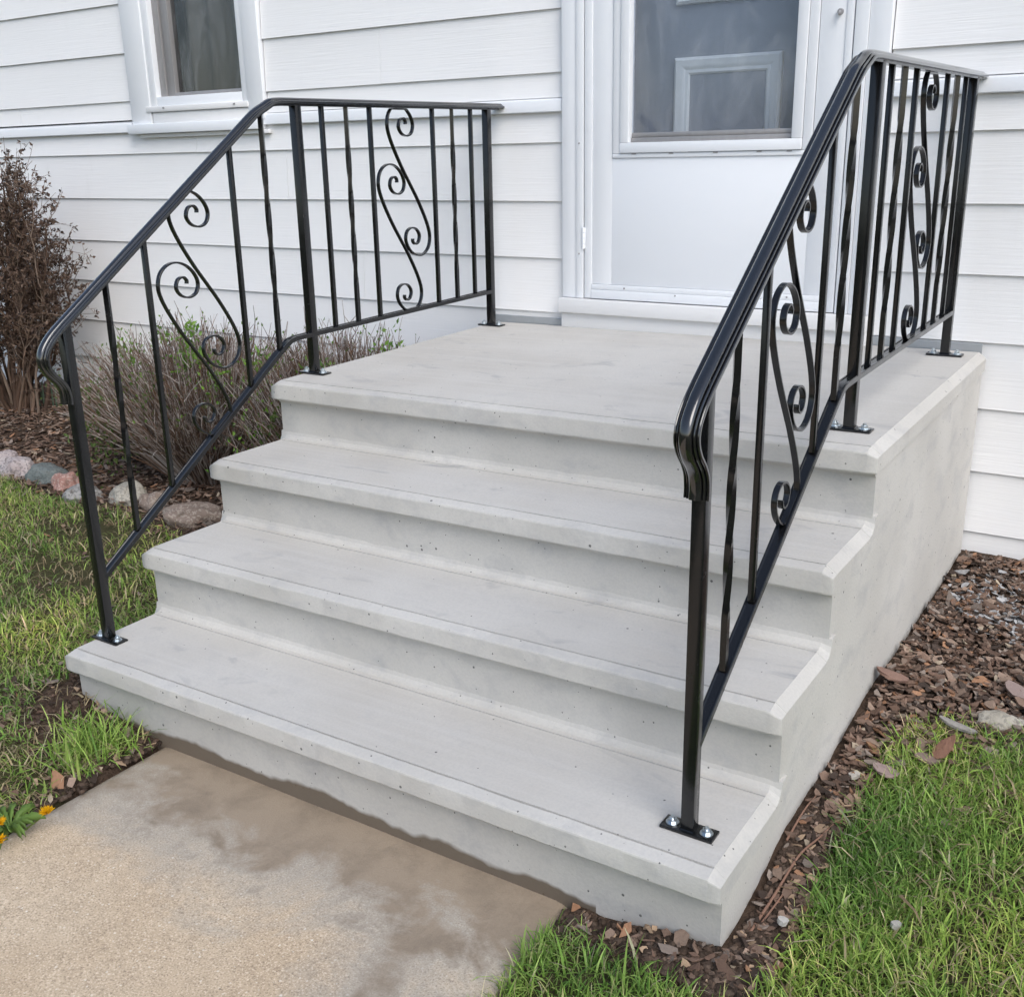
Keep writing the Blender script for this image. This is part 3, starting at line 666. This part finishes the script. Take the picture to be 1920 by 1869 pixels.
# ------------------------------------------------------------------ mulch, clods, grass: uncountable stuff
def chips(name, P, size, asp, thick, tilt, cols, zoff, origin):
    n = len(P); k = 6
    ang = np.linspace(0, 2*np.pi, k, endpoint=False)[None, :] + rng.uniform(-.35, .35, (n, k))
    rad = rng.uniform(.6, 1.1, (n, k))
    L = size*rng.lognormal(0, .35, n); Wd = L*asp
    px = np.cos(ang)*rad*L[:, None]; py = np.sin(ang)*rad*Wd[:, None]
    bow = rng.uniform(-.25, .35, n)[:, None]*(px**2)/np.maximum(L[:, None], .004)
    th = thick*rng.uniform(.5, 1.6, n)
    top = np.stack([px, py, bow+th[:, None]*.5], -1); bot = np.stack([px*.86, py*.86, bow-th[:, None]*.5], -1)
    Vv = np.concatenate([top, bot], 1)
    rz = rng.uniform(0, 2*np.pi, n); tx = rng.normal(0, tilt, n); ty = rng.normal(0, tilt, n)
    def rot(v, a, i, j):
        c_, s_ = np.cos(a)[:, None], np.sin(a)[:, None]; A = v[..., i]*c_-v[..., j]*s_; B = v[..., i]*s_+v[..., j]*c_; v = v.copy(); v[..., i] = A; v[..., j] = B; return v
    Vv = rot(Vv, tx, 1, 2); Vv = rot(Vv, ty, 0, 2); Vv = rot(Vv, rz, 0, 1)
    Vv[..., 0] += P[:, 0:1]; Vv[..., 1] += P[:, 1:2]; Vv[..., 2] += (P[:, 2]+zoff)[:, None]
    base = (np.arange(n)*2*k)[:, None]
    F = [r for r in (base+np.arange(k)[None, :]).tolist()] + [r for r in (base+np.arange(2*k-1, k-1, -1)[None, :]).tolist()]
    for i in range(k):
        j = (i+1) % k; F += np.concatenate([base+j, base+i, base+k+i, base+k+j], 1).tolist()
    cc = np.repeat(cols[:, None, :], 2*k, 1).reshape(-1, 3)
    return np_mesh(name, Vv.reshape(-1, 3), F, cc, MT['chip'], None, origin)
def chip_cols(n, pal, wts):
    i = rng.choice(len(pal), n, p=np.array(wts)/sum(wts)); c_ = np.array(pal)[i]*rng.uniform(.65, 1.35, (n, 1)); return np.clip(c_, 0, 1)
PAL = [(.140, .088, .064), (.195, .130, .097), (.265, .19, .145), (.31, .17, .10), (.066, .046, .036), (.38, .31, .23), (.235, .19, .16)]
PW = [4, 4, 2.5, 1.0, 3, .5, 2.0]
def scatter(n, x0, x1, y0, y1, keep):
    q = np.stack([rng.uniform(x0, x1, n), rng.uniform(y0, y1, n)], 1); q = q[keep(q[:, 0], q[:, 1])]
    return np.concatenate([q, gz(q[:, 0], q[:, 1])[:, None]], 1)
off_steps = lambda x, y: ~((x > -W2-.005) & (x < W2+.012) & (y > .03))
# right bed
P = scatter(19000, .92, 2.4, .45, 2.01, lambda x, y: off_steps(x, y) & (y > bed_edge_right(x)-.04+.08*rng.normal(0, 1, len(x))) )
n = len(P); cc = chip_cols(n, PAL, PW)
lime = np.exp(-(((P[:, 0]-1.05)/.085)**2+((P[:, 1]-1.72)/.12)**2)) + np.exp(-(((P[:, 0]-1.15)/.08)**2+((P[:, 1]-1.55)/.10)**2))
hit = rng.uniform(0, 1, n) < lime*.5
cc[hit] = np.clip(rng.uniform(.26, .46, (hit.sum(), 1))*np.array([[1, .99, .99]]), 0, 1)
o = chips('bark_mulch', P, .0145, rng.uniform(.3, .75, n), .0035, .30, cc, rng.uniform(.004, .024, n), (1.2, 1.5, -.08))
tag(o, 'brown bark chip mulch with a whitish dusting in the right bed', 'mulch', kind='stuff')
# left bed
P = scatter(26000, -5.2, -.93, .4, 2.01, lambda x, y: off_steps(x, y) & (y > bed_edge_left(x)+.05*rng.normal(0, 1, len(x))) & ~((x > -1.9) & (y < 1.35) & (rng.uniform(0, 1, len(x)) < .55)))
n = len(P); cc = chip_cols(n, PAL, PW)*.95
o = chips('bark_mulch', P, .0175, rng.uniform(.16, .5, n), .003, .24, cc, rng.uniform(.003, .02, n), (-2.5, 1.5, -.05))
tag(o, 'shredded brown bark mulch in the left bed under the shrubs', 'mulch', kind='stuff')
# stray chips and dead leaves lying over soil and lawn edges
keep = lambda x, y: off_steps(x, y) & ~((x > WALK[0]+.022*np.sin(y*37)*np.sin(y*11)) & (x < WALK[1]-.012*np.sin(y*29)) & (y < .04))
P = np.concatenate([scatter(420, .93, 1.02, .0, .7, keep), scatter(90, .62, 1.0, -.06, .03, keep), scatter(230, -1.12, -.62, -.22, .45, keep), scatter(150, .99, 1.5, .5, .98, keep), scatter(120, -2.2, -.95, .1, 1.0, keep), scatter(70, -.75, -.6, -.45, -.05, keep), scatter(90, -.66, -.58, -.9, .02, keep)])
n = len(P); cc = chip_cols(n, PAL+[(.34, .24, .16)], PW+[2.5])
o = chips('scattered_chips', P, .013, rng.uniform(.25, .8, n), .0025, .4, cc, rng.uniform(.003, .012, n), (0, .3, -.15))
tag(o, 'loose bark chips and dry leaf bits on the bare soil around the steps', 'chips', kind='stuff')
# soil clods
def clods(name, P, size, origin, label):
    n = len(P); bm = bmesh.new(); bmesh.ops.create_icosphere(bm, subdivisions=1, radius=1); bv = np.array([v.co[:] for v in bm.verts]); bf = np.array([[v.index for v in f.verts] for f in bm.faces]); bm.free()
    s = np.minimum(size*rng.lognormal(0, .5, n), size*2.0)
    Vv = bv[None]*(1+rng.uniform(-.3, .3, (n, len(bv), 1)))*s[:, None, None]*np.stack([np.ones(n), rng.uniform(.7, 1.2, n), rng.uniform(.5, .9, n)], 1)[:, None, :]
    Vv += P[:, None, :]; Vv[..., 2] += (s*.25)[:, None]
    F = (bf[None]+(np.arange(n)*len(bv))[:, None, None]).reshape(-1, 3)
    base = chip_cols(n, [(.045, .030, .021), (.075, .05, .036), (.11, .078, .058)], [3, 3, 1])
    tag(np_mesh(name, Vv.reshape(-1, 3), F, np.repeat(base, len(bv), 0), MT['chip'], None, origin), label, 'soil', kind='stuff')
Pc = [scatter(1500, -.66, -.58, -1.0, .03, keep), scatter(5200, .925, 1.01, -.06, .66, keep), scatter(1900, .60, 1.0, -.075, .035, keep), scatter(2600, -1.08, -.60, -.20, .36, keep), scatter(2600, -1.9, -.93, .35, 1.35, lambda x, y: keep(x, y) & (y > bed_edge_left(x)))]
clods('soil_clods', np.concatenate(Pc), .0048, (0, .2, -.16), 'crumbly dark soil packed along the foot of the steps')

def blades(name, P, hgt, wid, lean, cols, tipmul, origin, label, cat='grass', flat=None):
    n = len(P); az = rng.uniform(0, 2*np.pi, n); ln = np.clip(np.abs(rng.normal(lean, lean*.5, n)), .02, 1.45)
    if flat is not None: ln = np.where(flat, rng.uniform(1.25, 1.55, n), ln)
    H = hgt*rng.lognormal(0, .28, n) if np.isscalar(hgt) else hgt
    d = np.stack([np.cos(az), np.sin(az)], 1); fa = az+np.pi/2+rng.normal(0, .6, n); wv = np.stack([np.cos(fa), np.sin(fa)], 1)*(wid*rng.lognormal(-.08, .35, n)*.5)[:, None]
    def at(t):
        a = ln*(.35+1.1*t); h = H*t*np.cos(a*.75); r = H*t*np.sin(a*.9)
        return np.concatenate([P[:, :2]+d*r[:, None], (P[:, 2]+h)[:, None]], 1)
    w3 = np.concatenate([wv, np.zeros((n, 1))], 1)
    p0, p1, p2, p3 = at(0), at(.4), at(.75), at(1.0)
    Vv = np.stack([p0-w3, p0+w3, p1-w3*.9, p1+w3*.9, p2-w3*.6, p2+w3*.6, p3], 1).reshape(-1, 3)
    b = (np.arange(n)*7)[:, None]
    F = np.concatenate([b+[[0, 1, 3, 2]], b+[[2, 3, 5, 4]]], 0).tolist() + (b+[[4, 5, 6]]).tolist()
    cm = np.array([.55, .55, .85, .85, 1.0, 1.0, tipmul])[None, :, None]
    cc = (cols[:, None, :]*np.ones_like(cm)); cc = cc*np.where(np.array([0, 0, 0, 0, 0, 0, 1])[None, :, None] == 1, tipmul, 1.0)
    o = np_mesh(name, Vv, F, np.clip(cc.reshape(-1, 3), 0, 1), MT['blade'], None, origin)
    return tag(o, label, cat, kind='stuff')
GP = [(.215, .350, .066), (.285, .425, .090), (.395, .510, .140), (.150, .275, .054), (.54, .47, .30), (.48, .46, .20)]
def gcols(n, w, P=None):
    c_ = chip_cols(n, GP, w)
    if P is not None:
        q = np.array([noise.noise((x*3.3, y*3.3, 2)) for x, y in P[:, :2]]); c_ = c_*(1+.45*q)[:, None]
        c_[:, 0] *= 1+.25*np.clip(q, -1, 1); 
    return np.clip(c_, 0, 1)
def lawn(n, x0, x1, y0, y1, extra=None):
    def kp(x, y):
        L = is_lawn(x+rng.normal(0, .012, len(x)), y+rng.normal(0, .014, len(x))) & keep(x, y)
        if extra is not None: L &= extra(x, y)
        return L
    return scatter(n, x0, x1, y0, y1, kp)
# right lawn
P = np.concatenate([lawn(70000, .60, 1.65, -.75, 1.03), lawn(9000, .6, 3.2, -2.2, 1.05)])
dens = np.array([noise.noise((x*5, y*5, 7)) for x, y in P[:, :2]]); P = P[rng.uniform(-.75, .6, len(P)) < dens+.28]
n = len(P); cc = gcols(n, [3, 4, 2.4, 3, .7, 1.0], P)
blades('lawn_grass', P, .038, .0029, .70, cc, 1.15, (1.2, 0, -.12), 'thick green grass of the lawn right of the steps', flat=rng.uniform(0, 1, n) < .10)
# left lawn: thinner, with straw and bare patches
def bare(x, y):
    q = np.array([noise.noise((a*2.4, b*2.4, 11)) for a, b in zip(x, y)])
    hole = np.exp(-(((x+1.62)/.28)**2+((y-.52)/.16)**2)) + .7*np.exp(-(((x+1.9)/.5)**2+((y-.78)/.12)**2))
    return rng.uniform(-.55, .5, len(x)) < q+.26-1.2*hole
P = np.concatenate([lawn(70000, -3.6, -.60, -.9, 1.15, bare), lawn(11000, -6, -.6, -2.2, 1.2)])
n = len(P); cc = gcols(n, [3, 3.5, 2.8, 2, 1.5, 1.8], P)
near = np.clip((-P[:, 0]-.6)/2.2, 0, 1)
blades('lawn_grass', P, .034, .0033, .78, cc, 1.15, (-1.8, .2, -.14), 'patchy green and straw-coloured lawn left of the steps', flat=rng.uniform(0, 1, n) < .22)
# dead straw in the left lawn and by the path corner
P = np.concatenate([lawn(5200, -3.2, -.62, -.5, 1.1), lawn(900, .99, 1.7, -.5, 1.0), scatter(260, -.98, -.62, -.40, .02, keep)])
n = len(P); cc = chip_cols(n, [(.36, .29, .17), (.26, .19, .11), (.44, .37, .24)], [3, 2, 1])
P[:, 2] += rng.uniform(.004, .02, n)
blades('dry_straw', P, .05, .0030, 1.4, cc, 1.0, (-1.2, .2, -.14), 'dry straw and dead grass lying in the lawn', 'straw', flat=np.ones(n, bool))

# ------------------------------------------------------------------ shrubs
def twig_mesh(name, segs, parent, cols, n=4):
    """segs: list of (points, r0, r1)"""
    mb = MB(); cc = []
    for (pts, r0, r1), c_ in zip(segs, cols):
        b = len(mb.v); mb.tube(pts, r0, r1, n=n, cap=False); cc += [c_]*(len(mb.v)-b)
    me = bpy.data.meshes.new(name); org = ORG[parent.name]; me.from_pydata([(v[0]-org.x, v[1]-org.y, v[2]-org.z) for v in mb.v], [], mb.f); me.update(); me.shade_smooth(); tone(me, np.array(cc))
    return link(name, me, MT['bark'], parent)
def leaf_mesh(name, L, parent, mat='leaf'):
    """L: (pos, dir, length, width, color); each leaf a folded pair of quads"""
    V = []; F = []; cc = []; org = ORG[parent.name]
    for P_, d, ln, w_, c_ in L:
        d = Vector(d).normalized(); u = d.cross(Vector((random.gauss(0, 1), random.gauss(0, 1), random.gauss(0, 1)))).normalized(); q = d.cross(u)
        P_ = Vector(P_)-org; b = len(V); curl = random.uniform(-.2, .5)
        V += [tuple(P_), tuple(P_+d*ln*.45+u*w_*.5+q*w_*.25), tuple(P_+d*ln*.5-q*ln*curl*.15), tuple(P_+d*ln*.45-u*w_*.5+q*w_*.25), tuple(P_+d*ln-q*ln*curl*.5)]
        F += [(b, b+1, b+2), (b, b+2, b+3), (b+1, b+4, b+2), (b+2, b+4, b+3)]; cc += [c_]*5
    me = bpy.data.meshes.new(name); me.from_pydata(V, [], F); me.update(); tone(me, np.array(cc)); return link(name, me, MT[mat], parent)
rv = lambda s: Vector((random.gauss(0, s), random.gauss(0, s), random.gauss(0, s)))
def vary(c_, s=.25):
    f = random.uniform(1-s, 1+s); return tuple(min(1, q*f) for q in c_)

# tall brown bush at the far left
bx, by = -3.62, 1.62; bz = gzs(bx, by)
BUSH = root('shrub', (bx, by, bz), 'tall brown leafless bush with curled dead leaves against the siding at far left', 'shrub')
stems = []; twigs = []; leaves = []; sc_ = []; tc_ = []
BC = [(.15, .095, .068), (.22, .15, .11), (.30, .225, .175), (.10, .066, .05)]
for s in range(58):
    a = random.uniform(0, 6.283); r0 = random.uniform(0, .22)
    p = Vector((bx+r0*math.cos(a), by+r0*.6*math.sin(a), bz-.01))
    reach = random.uniform(.1, .50); hh = random.uniform(.85, 1.36)*(1-.35*(reach/.5)**2)
    tgt = Vector((bx+reach*math.cos(a)*1.15, min(by+reach*.55*math.sin(a), WY-.12), bz+hh))
    n = 9; pts = []
    for i in range(n+1):
        t = i/n; q = p.lerp(tgt, t); q += Vector((math.cos(a), math.sin(a)*.5, 0))*.07*math.sin(t*math.pi)*random.uniform(.4, 1.3) + rv(.009); pts.append(q)
    r_ = random.uniform(.006, .014); stems.append((pts, r_, r_*.25)); sc_.append(vary(random.choice(BC)))
    for k in range(34):
        t = random.uniform(.25, 1); i = min(n-1, int(t*n)); b = pts[i].lerp(pts[i+1], t*n-i)
        d = (Vector((math.cos(a)*.5, math.sin(a)*.3, .8))+rv(.55)).normalized(); ln = random.uniform(.06, .22)
        q1 = b+d*ln*.5+rv(.008); q2 = b+d*ln+Vector((0, 0, .02))+rv(.012)
        if q2.y > WY-.03: q2.y = WY-.03
        if q1.y > WY-.03: q1.y = WY-.03
        twigs.append(([b, q1, q2], .0022, .0009)); tc_.append(vary(random.choice(BC)))
        for m_ in range(random.randint(2, 4)):
            t2 = random.uniform(.2, 1); b2 = b.lerp(q2, t2); d2 = (d+rv(.7)).normalized(); l2 = random.uniform(.025, .075); e2 = b2+d2*l2
            if e2.y > WY-.03: continue
            twigs.append(([b2, e2], .0013, .0006)); tc_.append(vary(random.choice(BC)))
            for _ in range(random.randint(3, 6)):
                leaves.append((b2.lerp(e2, random.uniform(.2, 1)), rv(1), random.uniform(.012, .028), random.uniform(.008, .015), vary(random.choice([(.085, .056, .042), (.14, .09, .066), (.19, .13, .095), (.05, .036, .03)]))))
twig_mesh('stem', stems, BUSH, sc_, 6); twig_mesh('twigs', twigs, BUSH, tc_, 3); leaf_mesh('dead_leaves', leaves, BUSH)

# low fan-twigged shrubs behind the left railing
def fan_shrub(cx, cy, rx, ry, h, n, label, seed, tilt=0.0):
    random.seed(seed); z = gzs(cx, cy)
    S = root('shrub', (cx, cy, z), label, 'shrub', 'low twiggy shrubs behind the left railing')
    segs = []; cols = []; lv = []
    TC = [(.20, .145, .115), (.28, .22, .19), (.12, .083, .062), (.37, .31, .28), (.19, .115, .075), (.52, .46, .42)]
    for s in range(n):
        a = random.uniform(0, 6.283); u = math.sqrt(random.random())
        base = Vector((cx+rx*.30*u*math.cos(a), cy+ry*.30*u*math.sin(a), z-.01))
        el = (1-u**1.5*.78)*random.uniform(.85, 1.05)
        tip = Vector((cx+rx*u*math.cos(a)*1.0, cy+ry*u*math.sin(a), z+.05+h*(.38+.62*math.sqrt(max(0, 1-(u*.97)**2)))*random.uniform(.72, 1.04)))
        tip += rv(.02)
        if tip.x > -W2-.02: tip.x = -W2-.02-random.uniform(0, .05)
        if tip.y > WY-.03: tip.y = WY-.03
        q1 = base.lerp(tip, .35)+Vector((0, 0, -.02+.05*u))+rv(.016); q2 = base.lerp(tip, .7)+rv(.012)
        segs.append(([base, q1, q2, tip], .0034, .0012)); cols.append(vary(random.choice(TC)))
        for k in range(4):
            t = random.uniform(.45, 1); b = (q1.lerp(q2, (t-.35)/.35) if t < .7 else q2.lerp(tip, (t-.7)/.3)); d = ((tip-base).normalized()+rv(.26)).normalized(); ln = random.uniform(.04, .13); e = b+d*ln
            if e.x > -W2-.015 or e.y > WY-.025: continue
            segs.append(([b, b.lerp(e, .5)+rv(.004), e], .0021, .0010)); cols.append(vary(random.choice(TC)))
            if random.random() < .16: lv.append((e, d+rv(.4), random.uniform(.010, .020), .009, vary((.12, .20, .04))))
    twig_mesh('twigs', segs, S, cols, 3); return S, lv
def tuft(lv, c_, n, s, greens):
    for _ in range(n):
        p = Vector(c_)+Vector((random.gauss(0, s), random.gauss(0, s), random.gauss(0, s*1.6)))
        lv.append((p, Vector((0, 0, .8))+rv(.7), random.uniform(.014, .030), random.uniform(.009, .016), vary(random.choice(greens))))
GR = [(.13, .26, .035), (.18, .33, .05), (.09, .19, .03), (.22, .36, .08)]; DG = [(.075, .12, .03), (.11, .15, .045)]
S1, lv = fan_shrub(-2.02, 1.50, .72, .46, .56, 1500, 'wide low grey-brown twiggy shrub behind the left railing balusters', 21)
for c_, n, s, g_ in (((-1.93, 1.35, .47), 120, .028, GR), ((-1.90, 1.36, .57), 45, .016, GR), ((-2.40, 1.42, .42), 70, .026, GR), ((-2.24, 1.5, .50), 35, .02, GR), ((-1.72, 1.3, .40), 80, .035, GR), ((-2.3, 1.2, .10), 200, .06, DG), ((-2.25, 1.15, .22), 160, .06, DG), ((-1.98, 1.2, .35), 60, .05, DG), ((-2.2, 1.3, .35), 60, .05, GR)): tuft(lv, c_, n, s, g_)
leaf_mesh('leaves', lv, S1)
S2, lv = fan_shrub(-1.28, 1.52, .40, .44, .60, 800, 'narrower twiggy shrub pressed against the landing by the middle railing post', 22)
for c_, n, s, g_ in (((-1.52, 1.35, .40), 90, .04, GR), ((-1.18, 1.30, .48), 60, .03, GR), ((-1.3, 1.2, .30), 60, .05, DG), ((-1.05, 1.55, .52), 60, .03, GR), ((-1.45, 1.2, .2), 70, .06, GR), ((-1.15, 1.1, .15), 60, .05, DG)): tuft(lv, c_, n, s, g_)
leaf_mesh('leaves', lv, S2)
random.seed(99)
# daffodil-like shoots
px, py = -3.50, 1.70; pz = gzs(px, py)
SH = root('bulb_shoots', (px, py, pz), 'thin blue-green bulb shoots growing from the mulch behind the front post', 'plant')
def strap(name, base, tip, w_, c_, parent, sag=.03, mat='leaf', fold=.25):
    base, tip = Vector(base), Vector(tip); n = 7; V = []; F = []; side = (tip-base).cross(Vector((.4, -.8, .2))).normalized(); org = ORG[parent.name]
    nrm = side.cross(tip-base).normalized()
    for i in range(n+1):
        t = i/n; q = base.lerp(tip, t)+Vector((0, 0, sag*math.sin(t*math.pi)))-org; w = w_*(1-.25*t)*(1 if t < .9 else .5)*(1 if fold > .2 else ((.35+1.0*t) * (1 if i % 2 else .62)))
        V += [tuple(q-side*w*.5), tuple(q+nrm*w*fold), tuple(q+side*w*.5)]
    for i in range(n): F += [(3*i, 3*i+1, 3*i+4, 3*i+3), (3*i+1, 3*i+2, 3*i+5, 3*i+4)]
    me = bpy.data.meshes.new(name); me.from_pydata(V, [], F); me.update(); me.shade_smooth(); tone(me, np.array([c_]*len(V)))
    o = link(name, me, MT[mat], parent); md = o.modifiers.new('thickness', 'SOLIDIFY'); md.thickness = .0012; return o
for dx, dyy, h, tx in ((-.02, 0, .27, -.11), (.0, .01, .29, -.05), (.09, .0, .24, .04), (.10, .01, .22, .06), (.03, -.01, .15, .04)):
    strap('leaf', (px+dx, py+dyy, pz-.005), (px+dx+tx, py+dyy-.02, pz+h), .011, vary((.13, .19, .13), .15), SH)
# dandelion at the path edge
px, py = -.572, -.405; pz = max(gzs(px, py), -.2)
DN = root('dandelion', (px, py, pz), 'dandelion with yellow flowers at the left edge of the path', 'plant')
for i in range(22):
    a = random.uniform(0, 6.28); l = random.uniform(.05, .088)
    strap('leaf', (px, py, pz+.004), (px+l*math.cos(a), py+l*math.sin(a), pz+random.uniform(.012, .045)), random.uniform(.018, .030), vary((.16, .26, .06), .3), DN, .014, fold=.12)
def flower(x, y, z):
    b = MB(); b.tube([(px+(x-px)*.3, py+(y-py)*.3, pz), (x, y, z)], .002, .002, n=6); st = b.part('flower_stalk', MT['leaf'], DN, 50, origin=ORG[DN.name]); tone(st.data, np.array([(.2, .26, .08)]*len(st.data.vertices)))
    lv = []
    for k in range(90):
        r = math.sqrt(random.random()); a = random.uniform(0, 6.28)
        lv.append((Vector((x, y, z)), Vector((r*math.cos(a), r*math.sin(a), .25+.9*(1-r))), random.uniform(.014, .021), .0042, vary((.80, .44, .008), .15)))
    leaf_mesh('flower_head', lv, DN, 'petal')
flower(-.505, -.352, pz+.045); flower(-.550, -.436, pz+.050); flower(-.522, -.458, pz+.030)
# grass tuft by the path corner
P = np.stack([rng.normal(-.70, .05, 420), rng.normal(-.10, .055, 420)], 1); P = P[keep(P[:, 0], P[:, 1])]; P = np.concatenate([P, gz(P[:, 0], P[:, 1])[:, None]], 1)
tf = blades('grass_tuft', P, .075, .0045, .75, gcols(len(P), [2, 4, 3, 2, .2, .4]), 1.1, (-.70, -.10, -.19), 'clump of long grass at the top left corner of the path', 'grass'); del tf['kind']
# exposed roots on the soil strip
def rootlet(pts, r, label):
    q = catmull([Vector((x, y, gzs(x, y)+dz)) for x, y, dz in pts], 6); b = MB(); b.tube(q, r, r*.5, n=7)
    o = b.part('exposed_root', MT['bark'], None, 60, origin=Vector(q[0])); tone(o.data, np.array([(.24, .14, .10)]*len(o.data.vertices))); tag(o, label, 'root', 'roots lying on the soil strip')
rootlet([(.945, .10, .004), (.955, .20, .014), (.965, .30, .012), (.985, .36, .014), (.995, .42, .01)], .0032, 'longest reddish brown root curving along the soil beside the right wall')
rootlet([(.955, .13, .006), (.968, .21, .012), (.972, .27, .008)], .0022, 'short thin root lying next to the long one on the soil strip')
rootlet([(.930, .33, .010), (.935, .42, .022), (.938, .50, .016)], .0024, 'pale straight twig leaning along the foot of the right wall')
# larger single pieces lying about
def piece(name, loc, L, w_, th, rz, tilt, c_, label, cat, k=9, mat='chip', grp=None, pointy=0):
    V = []; a0 = random.random()
    for zs, sh in ((th*.5, 1), (-th*.5, .9)):
        for i in range(k):
            a = 2*math.pi*i/k; r = random.uniform(.82, 1.08); xx = math.cos(a)*L*r*sh; yy = math.sin(a)*w_*r*sh
            if pointy and xx > 0: yy *= 1-.75*xx/L
            V.append(Vector((xx, yy, zs+.10*xx*xx/L)))
    F = [tuple(range(k)), tuple(range(2*k-1, k-1, -1))]+[((i+1) % k, i, k+i, k+(i+1) % k) for i in range(k)]
    Mx = Matrix.Rotation(rz, 3, 'Z') @ Matrix.Rotation(tilt, 3, 'Y'); V = [Mx @ v for v in V]
    me = bpy.data.meshes.new(name); me.from_pydata([v[:] for v in V], [], F); me.update(); tone(me, np.array([c_]*len(V)))
    o = link(name, me, MT[mat]); o.location = (loc[0], loc[1], gzs(loc[0], loc[1])+loc[2]); tag(o, label, cat, grp)
piece('bark_piece', (1.135, .765, .045), .040, .021, .006, .9, -.75, (.27, .145, .10), 'large pointed reddish bark piece standing in the right lawn', 'bark', pointy=1)
piece('bark_piece', (1.105, .735, .022), .030, .020, .006, .2, .1, (.22, .16, .135), 'brown bark piece lying under the pointed reddish one', 'bark')
piece('bark_piece', (1.135, .90, .03), .044, .012, .006, -.1, .15, (.29, .27, .25), 'long weathered grey wood sliver at the edge of the right lawn', 'bark')
piece('bark_piece', (1.04, .635, .03), .030, .021, .006, .1, .2, (.30, .225, .205), 'pinkish flat bark piece in the grass near the right soil strip', 'bark')
piece('bark_piece', (.955, 1.02, .03), .045, .030, .008, .6, .35, (.25, .155, .12), 'broad reddish bark slab against the right wall where the mulch begins', 'bark')
piece('bark_piece', (1.225, 1.13, .03), .040, .026, .007, -.5, .25, (.27, .205, .185), 'broad pinkish grey bark slab in the right mulch above the tan stone', 'bark')
piece('pebble', (.995, .125, .03), .011, .009, .010, .3, .2, (.46, .44, .41), 'white pebble at the edge of the right soil strip', 'pebble')
piece('pebble', (1.175, .20, .025), .011, .009, .009, .9, .2, (.44, .42, .38), 'small white chip of stone in the middle of the right lawn', 'pebble')
piece('pebble', (.985, .60, .02), .017, .010, .010, 1.2, .1, (.50, .46, .41), 'pale stone fragment beside the soil near the bottom of the mulch bed', 'pebble')
